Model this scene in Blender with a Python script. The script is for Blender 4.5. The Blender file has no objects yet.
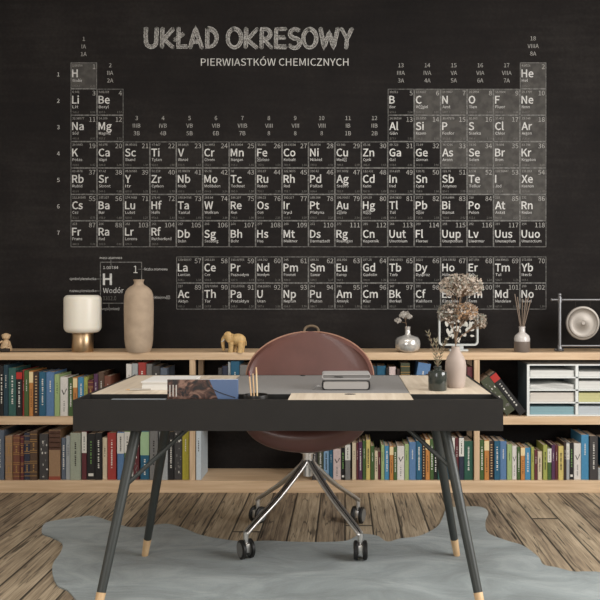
import bpy, bmesh, math, random
from mathutils import Vector, Matrix, noise as mnoise
PI = math.pi
S = bpy.context.scene
COL = S.collection
rng = random.Random(7)

# ------------------------------------------------------------------ camera, world, lights
H, F, CX, CY = 1.162, 743.0, 345.0, 289.0          # eye height, focal length in pixels, vanishing point
cam = bpy.data.cameras.new('camera'); camo = bpy.data.objects.new('camera', cam); COL.objects.link(camo)
camo.location = (0, 0, H); camo.rotation_euler = (PI/2, 0, 0)
cam.sensor_width = 36; cam.lens = F*36/600
cam.shift_x = -(CX-300)/600; cam.shift_y = -(300-CY)/600
cam.clip_start = .05; cam.clip_end = 60
S.camera = camo
w = bpy.data.worlds.new('world'); S.world = w; w.use_nodes = True
w.node_tree.nodes['Background'].inputs[0].default_value = (.80, .88, 1, 1)
w.node_tree.nodes['Background'].inputs[1].default_value = .6
S.view_settings.view_transform = 'Standard'; S.view_settings.look = 'None'
S.view_settings.gamma = 1; S.view_settings.use_curve_mapping = False
S.view_settings.exposure = 0.0

def area(name, loc, rot, sx, sy, power, col):
    l = bpy.data.lights.new(name, 'AREA'); l.shape = 'RECTANGLE'; l.size = sx; l.size_y = sy
    l.energy = power; l.color = col
    o = bpy.data.objects.new(name, l); COL.objects.link(o); o.location = loc; o.rotation_euler = rot
    return o
XL, XR, YB, YF, ZC = -3.2, 2.7, 4.53, -2.2, 3.3     # room: left, right, back (dark wall), front (behind the eye), ceiling
area('daylight_right_window', (XR-.02, 1.9, 1.62), (0, PI/2, 0), 1.5, 2.0, 112, (1, .985, .97))
area('daylight_front_window', (-1.7, YF+.02, 1.6), (PI/2, 0, 0), 1.9, 1.5, 50, (1, .985, .97))
area('ceiling_area_light', (-.2, 1.6, ZC-.06), (0, 0, 0), 1.6, 1.2, 46, (1, .97, .94))  # unseen soft area light just below the ceiling; no lamp fitting is built

def sx(px, d): return (px-CX)*d/F
def sz(py, d): return H-(py-CY)*d/F
def dz(py, z): return (H-z)*F/(py-CY)                # depth of a point seen at row py at height z

# ------------------------------------------------------------------ materials
def lin(c): return tuple(((v/255)/12.92 if v/255 <= .04045 else ((v/255+.055)/1.055)**2.4) for v in c)
MATS = {}
def mat(name, rgb, rough=.6, metal=0, noise=0, scale=30, bump=0, trans=0, alpha=1, coat=0, ior=1.45, stretch=(1,1,1), spec=None, sub=0):
    if name in MATS: return MATS[name]
    m = bpy.data.materials.new(name); m.use_nodes = True; nt = m.node_tree
    b = nt.nodes['Principled BSDF']; c = lin(rgb)
    b.inputs['Base Color'].default_value = (*c, 1); b.inputs['Roughness'].default_value = rough
    b.inputs['Metallic'].default_value = metal; b.inputs['Transmission Weight'].default_value = trans
    b.inputs['Coat Weight'].default_value = coat; b.inputs['IOR'].default_value = ior
    b.inputs['Alpha'].default_value = alpha
    if sub: b.inputs['Subsurface Weight'].default_value = sub; b.inputs['Subsurface Radius'].default_value = (.05,.04,.03)
    if spec is not None: b.inputs['Specular IOR Level'].default_value = spec
    if noise or bump:
        tc = nt.nodes.new('ShaderNodeTexCoord'); mp = nt.nodes.new('ShaderNodeMapping')
        mp.inputs['Scale'].default_value = stretch
        n = nt.nodes.new('ShaderNodeTexNoise'); n.inputs['Scale'].default_value = scale; n.inputs['Detail'].default_value = 5
        nt.links.new(tc.outputs['Object'], mp.inputs[0]); nt.links.new(mp.outputs[0], n.inputs['Vector'])
        if noise:
            r = nt.nodes.new('ShaderNodeValToRGB')
            r.color_ramp.elements[0].position = .3; r.color_ramp.elements[1].position = .7
            r.color_ramp.elements[0].color = (*[v*(1-noise) for v in c], 1)
            r.color_ramp.elements[1].color = (*[min(1, v*(1+noise)) for v in c], 1)
            nt.links.new(n.outputs['Fac'], r.inputs[0]); nt.links.new(r.outputs[0], b.inputs['Base Color'])
        if bump:
            bp = nt.nodes.new('ShaderNodeBump'); bp.inputs['Strength'].default_value = bump; bp.inputs['Distance'].default_value = .01
            nt.links.new(n.outputs['Fac'], bp.inputs['Height']); nt.links.new(bp.outputs[0], b.inputs['Normal'])
    MATS[name] = m
    return m

def node(nt, t, **kw):
    n = nt.nodes.new(t)
    for k, v in kw.items(): setattr(n, k, v)
    return n
def math_n(nt, op, a, b=None, c=None):
    n = nt.nodes.new('ShaderNodeMath'); n.operation = op
    for i, v in enumerate((a, b, c)):
        if v is None: continue
        if isinstance(v, (int, float)): n.inputs[i].default_value = v
        else: nt.links.new(v, n.inputs[i])
    return n.outputs[0]
def ramp(nt, fac, stops):
    r = nt.nodes.new('ShaderNodeValToRGB'); cr = r.color_ramp
    while len(cr.elements) < len(stops): cr.elements.new(.5)
    for e, (p, c) in zip(cr.elements, stops):
        e.position = p; e.color = (*c, 1)
    nt.links.new(fac, r.inputs[0]); return r.outputs[0]

def floor_material():
    m = bpy.data.materials.new('weathered_planks'); m.use_nodes = True; nt = m.node_tree; b = nt.nodes['Principled BSDF']
    tc = node(nt, 'ShaderNodeTexCoord'); sp = node(nt, 'ShaderNodeSeparateXYZ'); nt.links.new(tc.outputs['Object'], sp.inputs[0])
    W = .135
    u = math_n(nt, 'DIVIDE', sp.outputs['X'], W)
    idx = math_n(nt, 'FLOOR', u); fr = math_n(nt, 'FRACT', u)
    wn = node(nt, 'ShaderNodeTexWhiteNoise', noise_dimensions='1D'); nt.links.new(idx, wn.inputs['W'])
    off = math_n(nt, 'MULTIPLY', wn.outputs['Value'], 37.0)
    ysh = math_n(nt, 'ADD', sp.outputs['Y'], off)
    v = math_n(nt, 'DIVIDE', ysh, 3.6); vi = math_n(nt, 'FLOOR', v); vf = math_n(nt, 'FRACT', v)
    pid = math_n(nt, 'ADD', math_n(nt, 'MULTIPLY', idx, 7.13), vi)
    wn2 = node(nt, 'ShaderNodeTexWhiteNoise', noise_dimensions='1D'); nt.links.new(pid, wn2.inputs['W'])
    cb = node(nt, 'ShaderNodeCombineXYZ')
    nt.links.new(math_n(nt, 'MULTIPLY', sp.outputs['X'], 1.0), cb.inputs[0])
    nt.links.new(math_n(nt, 'MULTIPLY', ysh, .055), cb.inputs[1]); nt.links.new(math_n(nt, 'MULTIPLY', pid, 3.7), cb.inputs[2])
    n1 = node(nt, 'ShaderNodeTexNoise'); n1.inputs['Scale'].default_value = 75; n1.inputs['Detail'].default_value = 10; n1.inputs['Roughness'].default_value = .65
    n1.inputs['Distortion'].default_value = .15
    nt.links.new(cb.outputs[0], n1.inputs['Vector'])
    n2 = node(nt, 'ShaderNodeTexNoise'); n2.inputs['Scale'].default_value = 9; n2.inputs['Detail'].default_value = 4
    cb2 = node(nt, 'ShaderNodeCombineXYZ')
    nt.links.new(sp.outputs['X'], cb2.inputs[0]); nt.links.new(math_n(nt, 'MULTIPLY', ysh, .35), cb2.inputs[1]); nt.links.new(pid, cb2.inputs[2])
    nt.links.new(cb2.outputs[0], n2.inputs['Vector'])
    mixf = math_n(nt, 'ADD', math_n(nt, 'MULTIPLY', n1.outputs['Fac'], .62), math_n(nt, 'ADD', math_n(nt, 'MULTIPLY', n2.outputs['Fac'], .26), math_n(nt, 'MULTIPLY', wn2.outputs['Value'], .13)))
    colr = ramp(nt, mixf, [(.34, lin((92, 79, 66))), (.44, lin((132, 116, 97))), (.53, lin((160, 143, 119))), (.64, lin((190, 172, 146)))])
    # fine cracks that run along the grain
    n3 = node(nt, 'ShaderNodeTexNoise'); n3.inputs['Scale'].default_value = 62; n3.inputs['Detail'].default_value = 5
    cb3 = node(nt, 'ShaderNodeCombineXYZ')
    nt.links.new(sp.outputs['X'], cb3.inputs[0]); nt.links.new(math_n(nt, 'MULTIPLY', ysh, .045), cb3.inputs[1]); nt.links.new(math_n(nt, 'MULTIPLY', pid, 1.9), cb3.inputs[2])
    nt.links.new(cb3.outputs[0], n3.inputs['Vector'])
    cr1 = ramp(nt, n3.outputs['Fac'], [(.325, (.2,)*3), (.365, (1,)*3)])
    n5 = node(nt, 'ShaderNodeTexNoise'); n5.inputs['Scale'].default_value = 24; n5.inputs['Detail'].default_value = 2
    nt.links.new(cb3.outputs[0], n5.inputs['Vector'])
    cr2 = ramp(nt, math_n(nt, 'ABSOLUTE', math_n(nt, 'SUBTRACT', n5.outputs['Fac'], .5)), [(.005, (.38,)*3), (.016, (1,)*3)])
    mc = node(nt, 'ShaderNodeMix', data_type='RGBA', blend_type='MULTIPLY'); mc.inputs[0].default_value = 1
    nt.links.new(cr1, mc.inputs[6]); nt.links.new(cr2, mc.inputs[7]); crack = mc.outputs[2]
    # knots
    vo = node(nt, 'ShaderNodeTexVoronoi'); vo.inputs['Scale'].default_value = 3.1
    cb4 = node(nt, 'ShaderNodeCombineXYZ')
    nt.links.new(math_n(nt, 'MULTIPLY', sp.outputs['X'], 2.2), cb4.inputs[0]); nt.links.new(sp.outputs['Y'], cb4.inputs[1])
    nt.links.new(cb4.outputs[0], vo.inputs['Vector'])
    knot = ramp(nt, vo.outputs['Distance'], [(.02, (.35,)*3), (.06, (1,)*3)])
    gapx = math_n(nt, 'MINIMUM', fr, math_n(nt, 'SUBTRACT', 1.0, fr))
    gapy = math_n(nt, 'MULTIPLY', math_n(nt, 'MINIMUM', vf, math_n(nt, 'SUBTRACT', 1.0, vf)), 14.0)
    gap = math_n(nt, 'MINIMUM', gapx, gapy)
    gapc = ramp(nt, gap, [(.016, (.10,)*3), (.045, (1,)*3)])
    def mul(a, c):
        n = node(nt, 'ShaderNodeMix', data_type='RGBA', blend_type='MULTIPLY'); n.inputs[0].default_value = 1
        nt.links.new(a, n.inputs[6]); nt.links.new(c, n.inputs[7]); return n.outputs[2]
    nt.links.new(mul(mul(mul(colr, crack), knot), gapc), b.inputs['Base Color'])
    b.inputs['Roughness'].default_value = .62
    hgt = math_n(nt, 'MULTIPLY', math_n(nt, 'MINIMUM', math_n(nt, 'MULTIPLY', gap, 12.0), 1.0), math_n(nt, 'ADD', n1.outputs['Fac'], .6))
    bp = node(nt, 'ShaderNodeBump'); bp.inputs['Strength'].default_value = .5; bp.inputs['Distance'].default_value = .004
    nt.links.new(hgt, bp.inputs['Height']); nt.links.new(bp.outputs[0], b.inputs['Normal'])
    return m

def chalkboard_material():
    m = bpy.data.materials.new('chalkboard_wallpaper'); m.use_nodes = True; nt = m.node_tree; b = nt.nodes['Principled BSDF']
    tc = node(nt, 'ShaderNodeTexCoord')
    a = node(nt, 'ShaderNodeTexNoise'); a.inputs['Scale'].default_value = 1.6; a.inputs['Detail'].default_value = 7; a.inputs['Roughness'].default_value = .6
    nt.links.new(tc.outputs['Object'], a.inputs['Vector'])
    f = node(nt, 'ShaderNodeTexNoise'); f.inputs['Scale'].default_value = 60; f.inputs['Detail'].default_value = 6
    nt.links.new(tc.outputs['Object'], f.inputs['Vector'])
    mp = node(nt, 'ShaderNodeMapping'); mp.inputs['Scale'].default_value = (1.2, 1, 16); mp.inputs['Rotation'].default_value = (0, .5, 0)
    nt.links.new(tc.outputs['Object'], mp.inputs[0])
    s_ = node(nt, 'ShaderNodeTexNoise'); s_.inputs['Scale'].default_value = 2.3; s_.inputs['Detail'].default_value = 6
    nt.links.new(mp.outputs[0], s_.inputs['Vector'])
    fac = math_n(nt, 'ADD', math_n(nt, 'MULTIPLY', a.outputs['Fac'], .6), math_n(nt, 'ADD', math_n(nt, 'MULTIPLY', f.outputs['Fac'], .2), math_n(nt, 'MULTIPLY', s_.outputs['Fac'], .2)))
    c = ramp(nt, fac, [(.36, lin((22, 20, 20))), (.52, lin((32, 29, 28))), (.68, lin((46, 43, 41)))])
    nt.links.new(c, b.inputs['Base Color']); b.inputs['Roughness'].default_value = .85
    b.inputs['Specular IOR Level'].default_value = .2
    return m

def chalk_material(name, lo, hi, scale=180):
    m = bpy.data.materials.new(name); m.use_nodes = True; nt = m.node_tree; b = nt.nodes['Principled BSDF']
    tc = node(nt, 'ShaderNodeTexCoord'); n = node(nt, 'ShaderNodeTexNoise'); n.inputs['Scale'].default_value = scale; n.inputs['Detail'].default_value = 3
    nt.links.new(tc.outputs['Object'], n.inputs['Vector'])
    nt.links.new(ramp(nt, n.outputs['Fac'], [(.38, lin(lo)), (.6, lin(hi))]), b.inputs['Base Color'])
    b.inputs['Roughness'].default_value = .9; b.inputs['Specular IOR Level'].default_value = .1
    return m

def wood_material(name, a, b_, axis='X', scale=14, rough=.5):
    m = bpy.data.materials.new(name); m.use_nodes = True; nt = m.node_tree; b = nt.nodes['Principled BSDF']
    tc = node(nt, 'ShaderNodeTexCoord'); mp = node(nt, 'ShaderNodeMapping')
    s = [1.0, 1.0, 1.0]; s['XYZ'.index(axis)] = .06; mp.inputs['Scale'].default_value = s
    nt.links.new(tc.outputs['Object'], mp.inputs[0])
    n = node(nt, 'ShaderNodeTexNoise'); n.inputs['Scale'].default_value = scale*3; n.inputs['Detail'].default_value = 6; n.inputs['Distortion'].default_value = .4
    nt.links.new(mp.outputs[0], n.inputs['Vector'])
    nt.links.new(ramp(nt, n.outputs['Fac'], [(.32, lin(a)), (.68, lin(b_))]), b.inputs['Base Color'])
    b.inputs['Roughness'].default_value = rough
    return m

def rug_material():
    m = bpy.data.materials.new('grey_hide'); m.use_nodes = True; nt = m.node_tree; b = nt.nodes['Principled BSDF']
    tc = node(nt, 'ShaderNodeTexCoord')
    mp = node(nt, 'ShaderNodeMapping'); mp.inputs['Scale'].default_value = (1, 1.9, 1); mp.inputs['Rotation'].default_value = (0, 0, .3)
    nt.links.new(tc.outputs['Object'], mp.inputs[0])
    n = node(nt, 'ShaderNodeTexNoise'); n.inputs['Scale'].default_value = 2.8; n.inputs['Detail'].default_value = 8; n.inputs['Roughness'].default_value = .62; n.inputs['Distortion'].default_value = .8
    nt.links.new(mp.outputs[0], n.inputs['Vector'])
    f = node(nt, 'ShaderNodeTexNoise'); f.inputs['Scale'].default_value = 160; f.inputs['Detail'].default_value = 3
    nt.links.new(mp.outputs[0], f.inputs['Vector'])
    fac = math_n(nt, 'ADD', math_n(nt, 'MULTIPLY', n.outputs['Fac'], .85), math_n(nt, 'MULTIPLY', f.outputs['Fac'], .15))
    nt.links.new(ramp(nt, fac, [(.36, lin((113, 121, 121))), (.5, lin((133, 142, 142))), (.66, lin((158, 166, 166)))]), b.inputs['Base Color'])
    b.inputs['Roughness'].default_value = .85
    b.inputs['Sheen Weight'].default_value = .25
    bp = node(nt, 'ShaderNodeBump'); bp.inputs['Strength'].default_value = .6; bp.inputs['Distance'].default_value = .02
    nt.links.new(n.outputs['Fac'], bp.inputs['Height']); nt.links.new(bp.outputs[0], b.inputs['Normal'])
    return m

def cover_picture_material():
    # the printed cover of the photo book: brown and dark shapes on the left, a blue field on the right
    m = bpy.data.materials.new('photo_cover'); m.use_nodes = True; nt = m.node_tree; b = nt.nodes['Principled BSDF']
    tc = node(nt, 'ShaderNodeTexCoord'); sp = node(nt, 'ShaderNodeSeparateXYZ'); nt.links.new(tc.outputs['Object'], sp.inputs[0])
    n = node(nt, 'ShaderNodeTexNoise'); n.inputs['Scale'].default_value = 22; n.inputs['Detail'].default_value = 4; n.inputs['Distortion'].default_value = 1.5
    nt.links.new(tc.outputs['Object'], n.inputs['Vector'])
    br = ramp(nt, n.outputs['Fac'], [(.42, lin((24, 18, 17))), (.52, lin((78, 50, 40))), (.63, lin((140, 108, 92)))])
    edge = math_n(nt, 'ADD', sp.outputs['X'], math_n(nt, 'MULTIPLY', sp.outputs['Z'], .45))
    msk = math_n(nt, 'GREATER_THAN', edge, .090)
    mx = node(nt, 'ShaderNodeMix', data_type='RGBA'); nt.links.new(msk, mx.inputs[0]); nt.links.new(br, mx.inputs[6])
    mx.inputs[7].default_value = (*lin((84, 106, 142)), 1)
    nt.links.new(mx.outputs[2], b.inputs['Base Color']); b.inputs['Roughness'].default_value = .35
    return m

M_FLOOR = floor_material(); M_BOARD = chalkboard_material()
M_WALL = mat('painted_plaster', (205, 200, 192), .9)
M_CEIL = mat('ceiling_paint', (225, 222, 216), .9)
M_WINFRAME = mat('window_frame_paint', (235, 233, 228), .5)
M_INK = chalk_material('mural_white', (188, 187, 184), (212, 211, 208), 60)
M_INKDIM = chalk_material('mural_grey', (108, 107, 103), (132, 130, 126), 60)
M_INKNUM = chalk_material('mural_pale_grey', (150, 149, 145), (176, 174, 170), 60)
M_LINE = chalk_material('mural_rule', (96, 95, 93), (130, 129, 126), 90)
M_TILE = chalk_material('mural_grey_tile', (72, 70, 68), (84, 82, 79), 25)
M_CHALK = chalk_material('chalk_fill', (74, 72, 70), (150, 148, 144), 150)
M_CHALKL = chalk_material('chalk_edge', (104, 102, 99), (196, 194, 190), 200)
M_OAK = wood_material('pale_oak', (196, 165, 130), (222, 194, 160), 'X')
M_OAKY = wood_material('pale_oak_upright', (190, 160, 126), (220, 192, 158), 'Z')
M_DESKWOOD = wood_material('bleached_oak', (206, 190, 168), (228, 214, 194), 'Y')
M_BLACK = mat('satin_black_lacquer', (28, 26, 24), .62, noise=.12, scale=12)
M_TROUGH = mat('trough_black', (22, 21, 20), .7)
M_DGREY = mat('charcoal_metal', (58, 61, 59), .42, metal=.1)
M_TIP = wood_material('leg_tip_wood', (196, 160, 118), (222, 190, 148), 'Z')
M_PAD = mat('desk_pad_grey', (136, 134, 132), .7, noise=.06, scale=120)
M_CHROME = mat('chrome', (226, 224, 221), .36, metal=1)
M_STEEL = mat('brushed_steel', (128, 128, 130), .42, metal=1)
M_SLOT = mat('leg_slot_dark', (28, 28, 28), .5)
M_RUBBER = mat('caster_black', (24, 24, 24), .5)
M_CASTERG = mat('caster_grey_disc', (120, 120, 118), .45, metal=.3)
M_LEATHER = mat('chestnut_leather', (98, 64, 57), .37, noise=.10, scale=9, bump=.05, coat=.1)
M_PIPING = mat('tan_piping', (158, 118, 98), .5)
M_STRAP = mat('khaki_strap', (108, 92, 72), .6)
M_HIDE = rug_material()
M_BRASS = mat('brushed_brass', (196, 168, 134), .34, metal=1)
M_OPAL = mat('opal_glass', (236, 230, 216), .35, sub=.3)
M_CORD = mat('dark_cord', (40, 32, 26), .6)
M_CLAY = mat('raw_clay', (176, 156, 134), .85, noise=.13, scale=16, bump=.25)
M_CARVED = mat('carved_light_wood', (204, 170, 116), .5, noise=.2, scale=60)
M_FIGWOOD = mat('pale_turned_wood', (196, 168, 132), .55, noise=.18, scale=70)
M_SILVER = mat('mercury_glass', (212, 209, 204), .2, metal=.55, noise=.12, scale=25)
M_DRYWHITE = mat('bleached_petals', (206, 200, 192), .8)
M_DRYSTEM = mat('dry_stem', (120, 98, 78), .8)
M_GLASS = mat('clear_glass', (245, 250, 248), .03, trans=1, ior=1.12)
M_GLASSRIM = mat('frosted_glass_rim', (210, 214, 212), .3, trans=.15, ior=1.3)
M_SMOKE = mat('smoky_glass', (50, 55, 51), .12, noise=.1, scale=20, coat=.5)
M_FROST = mat('amber_grey_liquid', (118, 106, 98), .3)
M_WHITEGLASS = mat('milky_glass', (206, 200, 196), .2, coat=.5)
M_REED = mat('rattan_reed', (140, 124, 110), .8)
M_VASEW = mat('matte_porcelain', (166, 151, 141), .6, noise=.04, scale=20)
M_PAPER = mat('white_paper', (226, 224, 218), .8)
M_PAGES = mat('page_edges', (196, 178, 156), .9, noise=.14, scale=400, stretch=(1, .02, .02))
M_TRAYW = mat('tray_white', (224, 228, 226), .45)
M_TRAYS = mat('tray_bluegrey_side', (84, 96, 101), .55)
M_PICTURE = cover_picture_material()
M_GOLD = mat('gilt_tooling', (176, 140, 86), .4, metal=.5)
M_WHITEINK = mat('spine_white_print', (214, 212, 204), .7)
M_DARKINK = mat('spine_dark_print', (38, 36, 36), .7)
M_GREENINK = mat('spine_green_print', (108, 150, 84), .7)
M_REDINK = mat('spine_red_print', (176, 48, 42), .7)

# ------------------------------------------------------------------ mesh helpers
class MB:
    def __init__(s): s.v = []; s.f = []; s.mi = []; s.mats = []; s.smooth = []
    def m(s, mt):
        if mt not in s.mats: s.mats.append(mt)
        return s.mats.index(mt)
    def add(s, vs, fs, mt, smooth=False, M=None):
        o = len(s.v); k = s.m(mt)
        s.v += [tuple(M @ Vector(p)) if M is not None else tuple(p) for p in vs]
        for f in fs: s.f.append([i+o for i in f]); s.mi.append(k); s.smooth.append(smooth)
    def box(s, x0, x1, y0, y1, z0, z1, mt, M=None):
        vs = [(x, y, z) for z in (z0, z1) for y in (y0, y1) for x in (x0, x1)]
        s.add(vs, [(0,2,3,1), (4,5,7,6), (0,1,5,4), (2,6,7,3), (0,4,6,2), (1,3,7,5)], mt, False, M)
    def bbox(s, x0, x1, y0, y1, z0, z1, mt, r=.003, M=None, seg=2):
        bm = bmesh.new(); bmesh.ops.create_cube(bm, size=1)
        for v in bm.verts:
            v.co = Vector(((x0+x1)/2+v.co.x*(x1-x0), (y0+y1)/2+v.co.y*(y1-y0), (z0+z1)/2+v.co.z*(z1-z0)))
        bmesh.ops.bevel(bm, geom=bm.edges[:], offset=min(r, .45*min(x1-x0, y1-y0, z1-z0)), segments=seg, affect='EDGES', profile=.6)
        bm.verts.index_update()
        s.add([v.co[:] for v in bm.verts], [[v.index for v in f.verts] for f in bm.faces], mt, seg > 2, M); bm.free()
    def quad_xz(s, x0, x1, z0, z1, y, mt):           # a printed patch facing the room (towards -Y)
        s.add([(x0, y, z0), (x1, y, z0), (x1, y, z1), (x0, y, z1)], [(0,1,2,3)], mt)
    def lathe(s, prof, mt, seg=32, M=None, cap=True):
        vs = []; fs = []; n = len(prof)
        for (r, z) in prof:
            for k in range(seg):
                a = 2*PI*k/seg; vs.append((r*math.cos(a), r*math.sin(a), z))
        for i in range(n-1):
            for k in range(seg):
                k2 = (k+1) % seg; fs.append((i*seg+k, i*seg+k2, (i+1)*seg+k2, (i+1)*seg+k))
        if cap:
            if prof[0][0] > 1e-5: fs.append(tuple(reversed(range(seg))))
            if prof[-1][0] > 1e-5: fs.append(tuple(range((n-1)*seg, n*seg)))
        s.add(vs, fs, mt, True, M)
    def tube(s, pts, rad, mt, seg=10, M=None, caps=True):
        pts = [Vector(p) for p in pts]; n = len(pts)
        rs = rad if isinstance(rad, (list, tuple)) else [rad]*n
        vs = []; fs = []; up = None
        for i, p in enumerate(pts):
            t = (pts[min(i+1, n-1)]-pts[max(i-1, 0)]).normalized()
            if up is None:
                up = Vector((0, 0, 1)) if abs(t.z) < .9 else Vector((1, 0, 0))
            a = t.cross(up).normalized(); up = a.cross(t).normalized()
            for k in range(seg):
                th = 2*PI*k/seg; vs.append(tuple(p+(a*math.cos(th)+up*math.sin(th))*rs[i]))
        for i in range(n-1):
            for k in range(seg):
                k2 = (k+1) % seg; fs.append((i*seg+k, i*seg+k2, (i+1)*seg+k2, (i+1)*seg+k))
        if caps: fs += [tuple(reversed(range(seg))), tuple(range((n-1)*seg, n*seg))]
        s.add(vs, fs, mt, True, M)
    def ball(s, c, r, mt, seg=14, rings=8, sc=(1,1,1), M=None):
        vs = [(c[0], c[1], c[2]-r*sc[2])]; fs = []
        for i in range(1, rings):
            ph = -PI/2+PI*i/rings
            for k in range(seg):
                a = 2*PI*k/seg
                vs.append((c[0]+r*sc[0]*math.cos(ph)*math.cos(a), c[1]+r*sc[1]*math.cos(ph)*math.sin(a), c[2]+r*sc[2]*math.sin(ph)))
        vs.append((c[0], c[1], c[2]+r*sc[2])); top = len(vs)-1
        for k in range(seg):
            fs.append((0, 1+(k+1) % seg, 1+k)); b = 1+(rings-2)*seg; fs.append((b+k, b+(k+1) % seg, top))
        for i in range(rings-2):
            for k in range(seg):
                k2 = (k+1) % seg; a = 1+i*seg; fs.append((a+k, a+k2, a+seg+k2, a+seg+k))
        s.add(vs, fs, mt, True, M)
    def prism(s, poly, y0, y1, mt, M=None):          # outline in x,z pushed along y
        n = len(poly)
        vs = [(x, y0, z) for x, z in poly]+[(x, y1, z) for x, z in poly]
        fs = [tuple(range(n)), tuple(reversed(range(n, 2*n)))]+[(i, i+n, (i+1) % n+n, (i+1) % n) for i in range(n)]
        s.add(vs, fs, mt, False, M)
    def build(s, name, parent=None, loc=(0,0,0), rot=(0,0,0)):
        me = bpy.data.meshes.new(name); me.from_pydata(s.v, [], s.f)
        for m_ in s.mats: me.materials.append(m_)
        me.polygons.foreach_set('material_index', s.mi); me.polygons.foreach_set('use_smooth', s.smooth)
        me.update()
        if any(s.smooth):
            try: me.set_sharp_from_angle(angle=.75)
            except Exception: pass
        bm = bmesh.new(); bm.from_mesh(me); 
        if len(bm.faces) < 20000: bmesh.ops.recalc_face_normals(bm, faces=bm.faces[:])
        bm.to_mesh(me); bm.free()
        o = bpy.data.objects.new(name, me); COL.objects.link(o); o.parent = parent; o.location = loc; o.rotation_euler = rot
        return o
def tag(o, label=None, cat=None, group=None, kind=None):
    if label: o['label'] = label
    if cat: o['category'] = cat
    if group: o['group'] = group
    if kind: o['kind'] = kind
    return o
def empty(name, loc, label, cat, group=None, rz=0):
    o = bpy.data.objects.new(name, None); o.empty_display_size = .05; COL.objects.link(o)
    o.location = loc; o.rotation_euler = (0, 0, rz); return tag(o, label, cat, group)
def spline(pts, n=8, closed=False):                  # Catmull-Rom
    out = []; N = len(pts)
    P = [Vector(p) for p in pts]
    rngi = range(N if closed else N-1)
    for i in rngi:
        p0 = P[(i-1) % N] if closed or i > 0 else P[0]; p1 = P[i]; p2 = P[(i+1) % N]
        p3 = P[(i+2) % N] if closed or i+2 < N else P[N-1]
        for k in range(n):
            t = k/n
            out.append(.5*((2*p1)+(p2-p0)*t+(2*p0-5*p1+4*p2-p3)*t*t+(3*p1-p0-3*p2+p3)*t**3))
    if not closed: out.append(P[-1])
    return out

# ------------------------------------------------------------------ the room
def struct(name, mb): return tag(mb.build(name), kind='structure')
b = MB(); b.box(XL, XR, YF, YB, -.05, 0, M_FLOOR); struct('floor', b)
b = MB(); b.box(XL, XR, YF, YB, ZC, ZC+.05, M_CEIL); struct('ceiling', b)
b = MB(); b.box(XL-.1, XR+.1, YB, YB+.1, -.05, ZC+.05, M_BOARD); struct('wall_back', b)
b = MB(); b.box(XL-.1, XL, YF, YB, -.05, ZC+.05, M_WALL); struct('wall_left', b)
wy0, wy1, wz0, wz1 = .85, 2.95, .85, 2.4
b = MB()
b.box(XR, XR+.1, YF, wy0, -.05, ZC+.05, M_WALL); b.box(XR, XR+.1, wy1, YB, -.05, ZC+.05, M_WALL)
b.box(XR, XR+.1, wy0, wy1, -.05, wz0, M_WALL); b.box(XR, XR+.1, wy0, wy1, wz1, ZC+.05, M_WALL); struct('wall_right', b)
b = MB()
for (a0, a1, c0, c1) in ((wy0, wy1, wz0, wz0+.05), (wy0, wy1, wz1-.05, wz1), (wy0, wy0+.05, wz0, wz1), (wy1-.05, wy1, wz0, wz1), ((wy0+wy1)/2-.025, (wy0+wy1)/2+.025, wz0, wz1)):
    b.box(XR+.03, XR+.09, a0, a1, c0, c1, M_WINFRAME)
struct('window_1', b)
fx0, fx1 = -2.7, -.7
b = MB()
b.box(XL-.1, fx0, YF-.1, YF, -.05, ZC+.05, M_WALL); b.box(fx1, XR+.1, YF-.1, YF, -.05, ZC+.05, M_WALL)
b.box(fx0, fx1, YF-.1, YF, -.05, wz0, M_WALL); b.box(fx0, fx1, YF-.1, YF, wz1, ZC+.05, M_WALL); struct('wall_front', b)
b = MB()
for (a0, a1, c0, c1) in ((fx0, fx1, wz0, wz0+.05), (fx0, fx1, wz1-.05, wz1), (fx0, fx0+.05, wz0, wz1), (fx1-.05, fx1, wz0, wz1), ((fx0+fx1)/2-.025, (fx0+fx1)/2+.025, wz0, wz1)):
    b.box(a0, a1, YF-.09, YF-.03, c0, c1, M_WINFRAME)
struct('window_2', b)

# ------------------------------------------------------------------ the wall mural
GLY = {}
FONT = None
try:                                                 # the interface typeface that ships inside Blender; the built-in one otherwise
    import os
    FONT = bpy.data.fonts.load(os.path.join(bpy.utils.system_resource('DATAFILES', path='fonts'), 'Noto Sans CJK Regular.woff2'))
except Exception: FONT = None
def glyphs(txt, bold=0):
    key = (txt, bold)
    if key not in GLY:
        cu = bpy.data.curves.new('tmp_text', 'FONT'); cu.body = txt; cu.size = 1; cu.resolution_u = 2; cu.offset = bold; cu.fill_mode = 'FRONT'
        if FONT: cu.font = FONT
        o = bpy.data.objects.new('tmp_text', cu); COL.objects.link(o)
        dg = bpy.context.evaluated_depsgraph_get(); me = bpy.data.meshes.new_from_object(o.evaluated_get(dg))
        vs = [v.co[:2] for v in me.vertices]; fs = [tuple(p.vertices) for p in me.polygons]
        bpy.data.objects.remove(o); bpy.data.curves.remove(cu); bpy.data.meshes.remove(me)
        GLY[key] = (vs, fs)
    return GLY[key]
CAP = None
def text(mb, txt, px, py, cap, mt, d, y, align='L', bold=0, width=None):
    """letters with their baseline at picture row py and cap height in pixels, laid on the wall at depth y"""
    global CAP
    if CAP is None:
        v, _ = glyphs('H'); CAP = max(p[1] for p in v)-min(p[1] for p in v)
    vs, fs = glyphs(txt, bold)
    if not vs: return
    k = cap*d/F/CAP; x0 = min(p[0] for p in vs); x1 = max(p[0] for p in vs)
    kx = k if width is None else width*d/F/(x1-x0)
    ox = sx(px, d)-(x0*kx if align == 'L' else x1*kx if align == 'R' else (x0+x1)/2*kx)
    oz = sz(py, d)
    mb.add([(ox+p[0]*kx, y, oz+p[1]*k) for p in vs], fs, mt)
YW = YB; D = YB
Y_FILL, Y_RULE, Y_INK = YW-.0012, YW-.0018, YW-.0024
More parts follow.
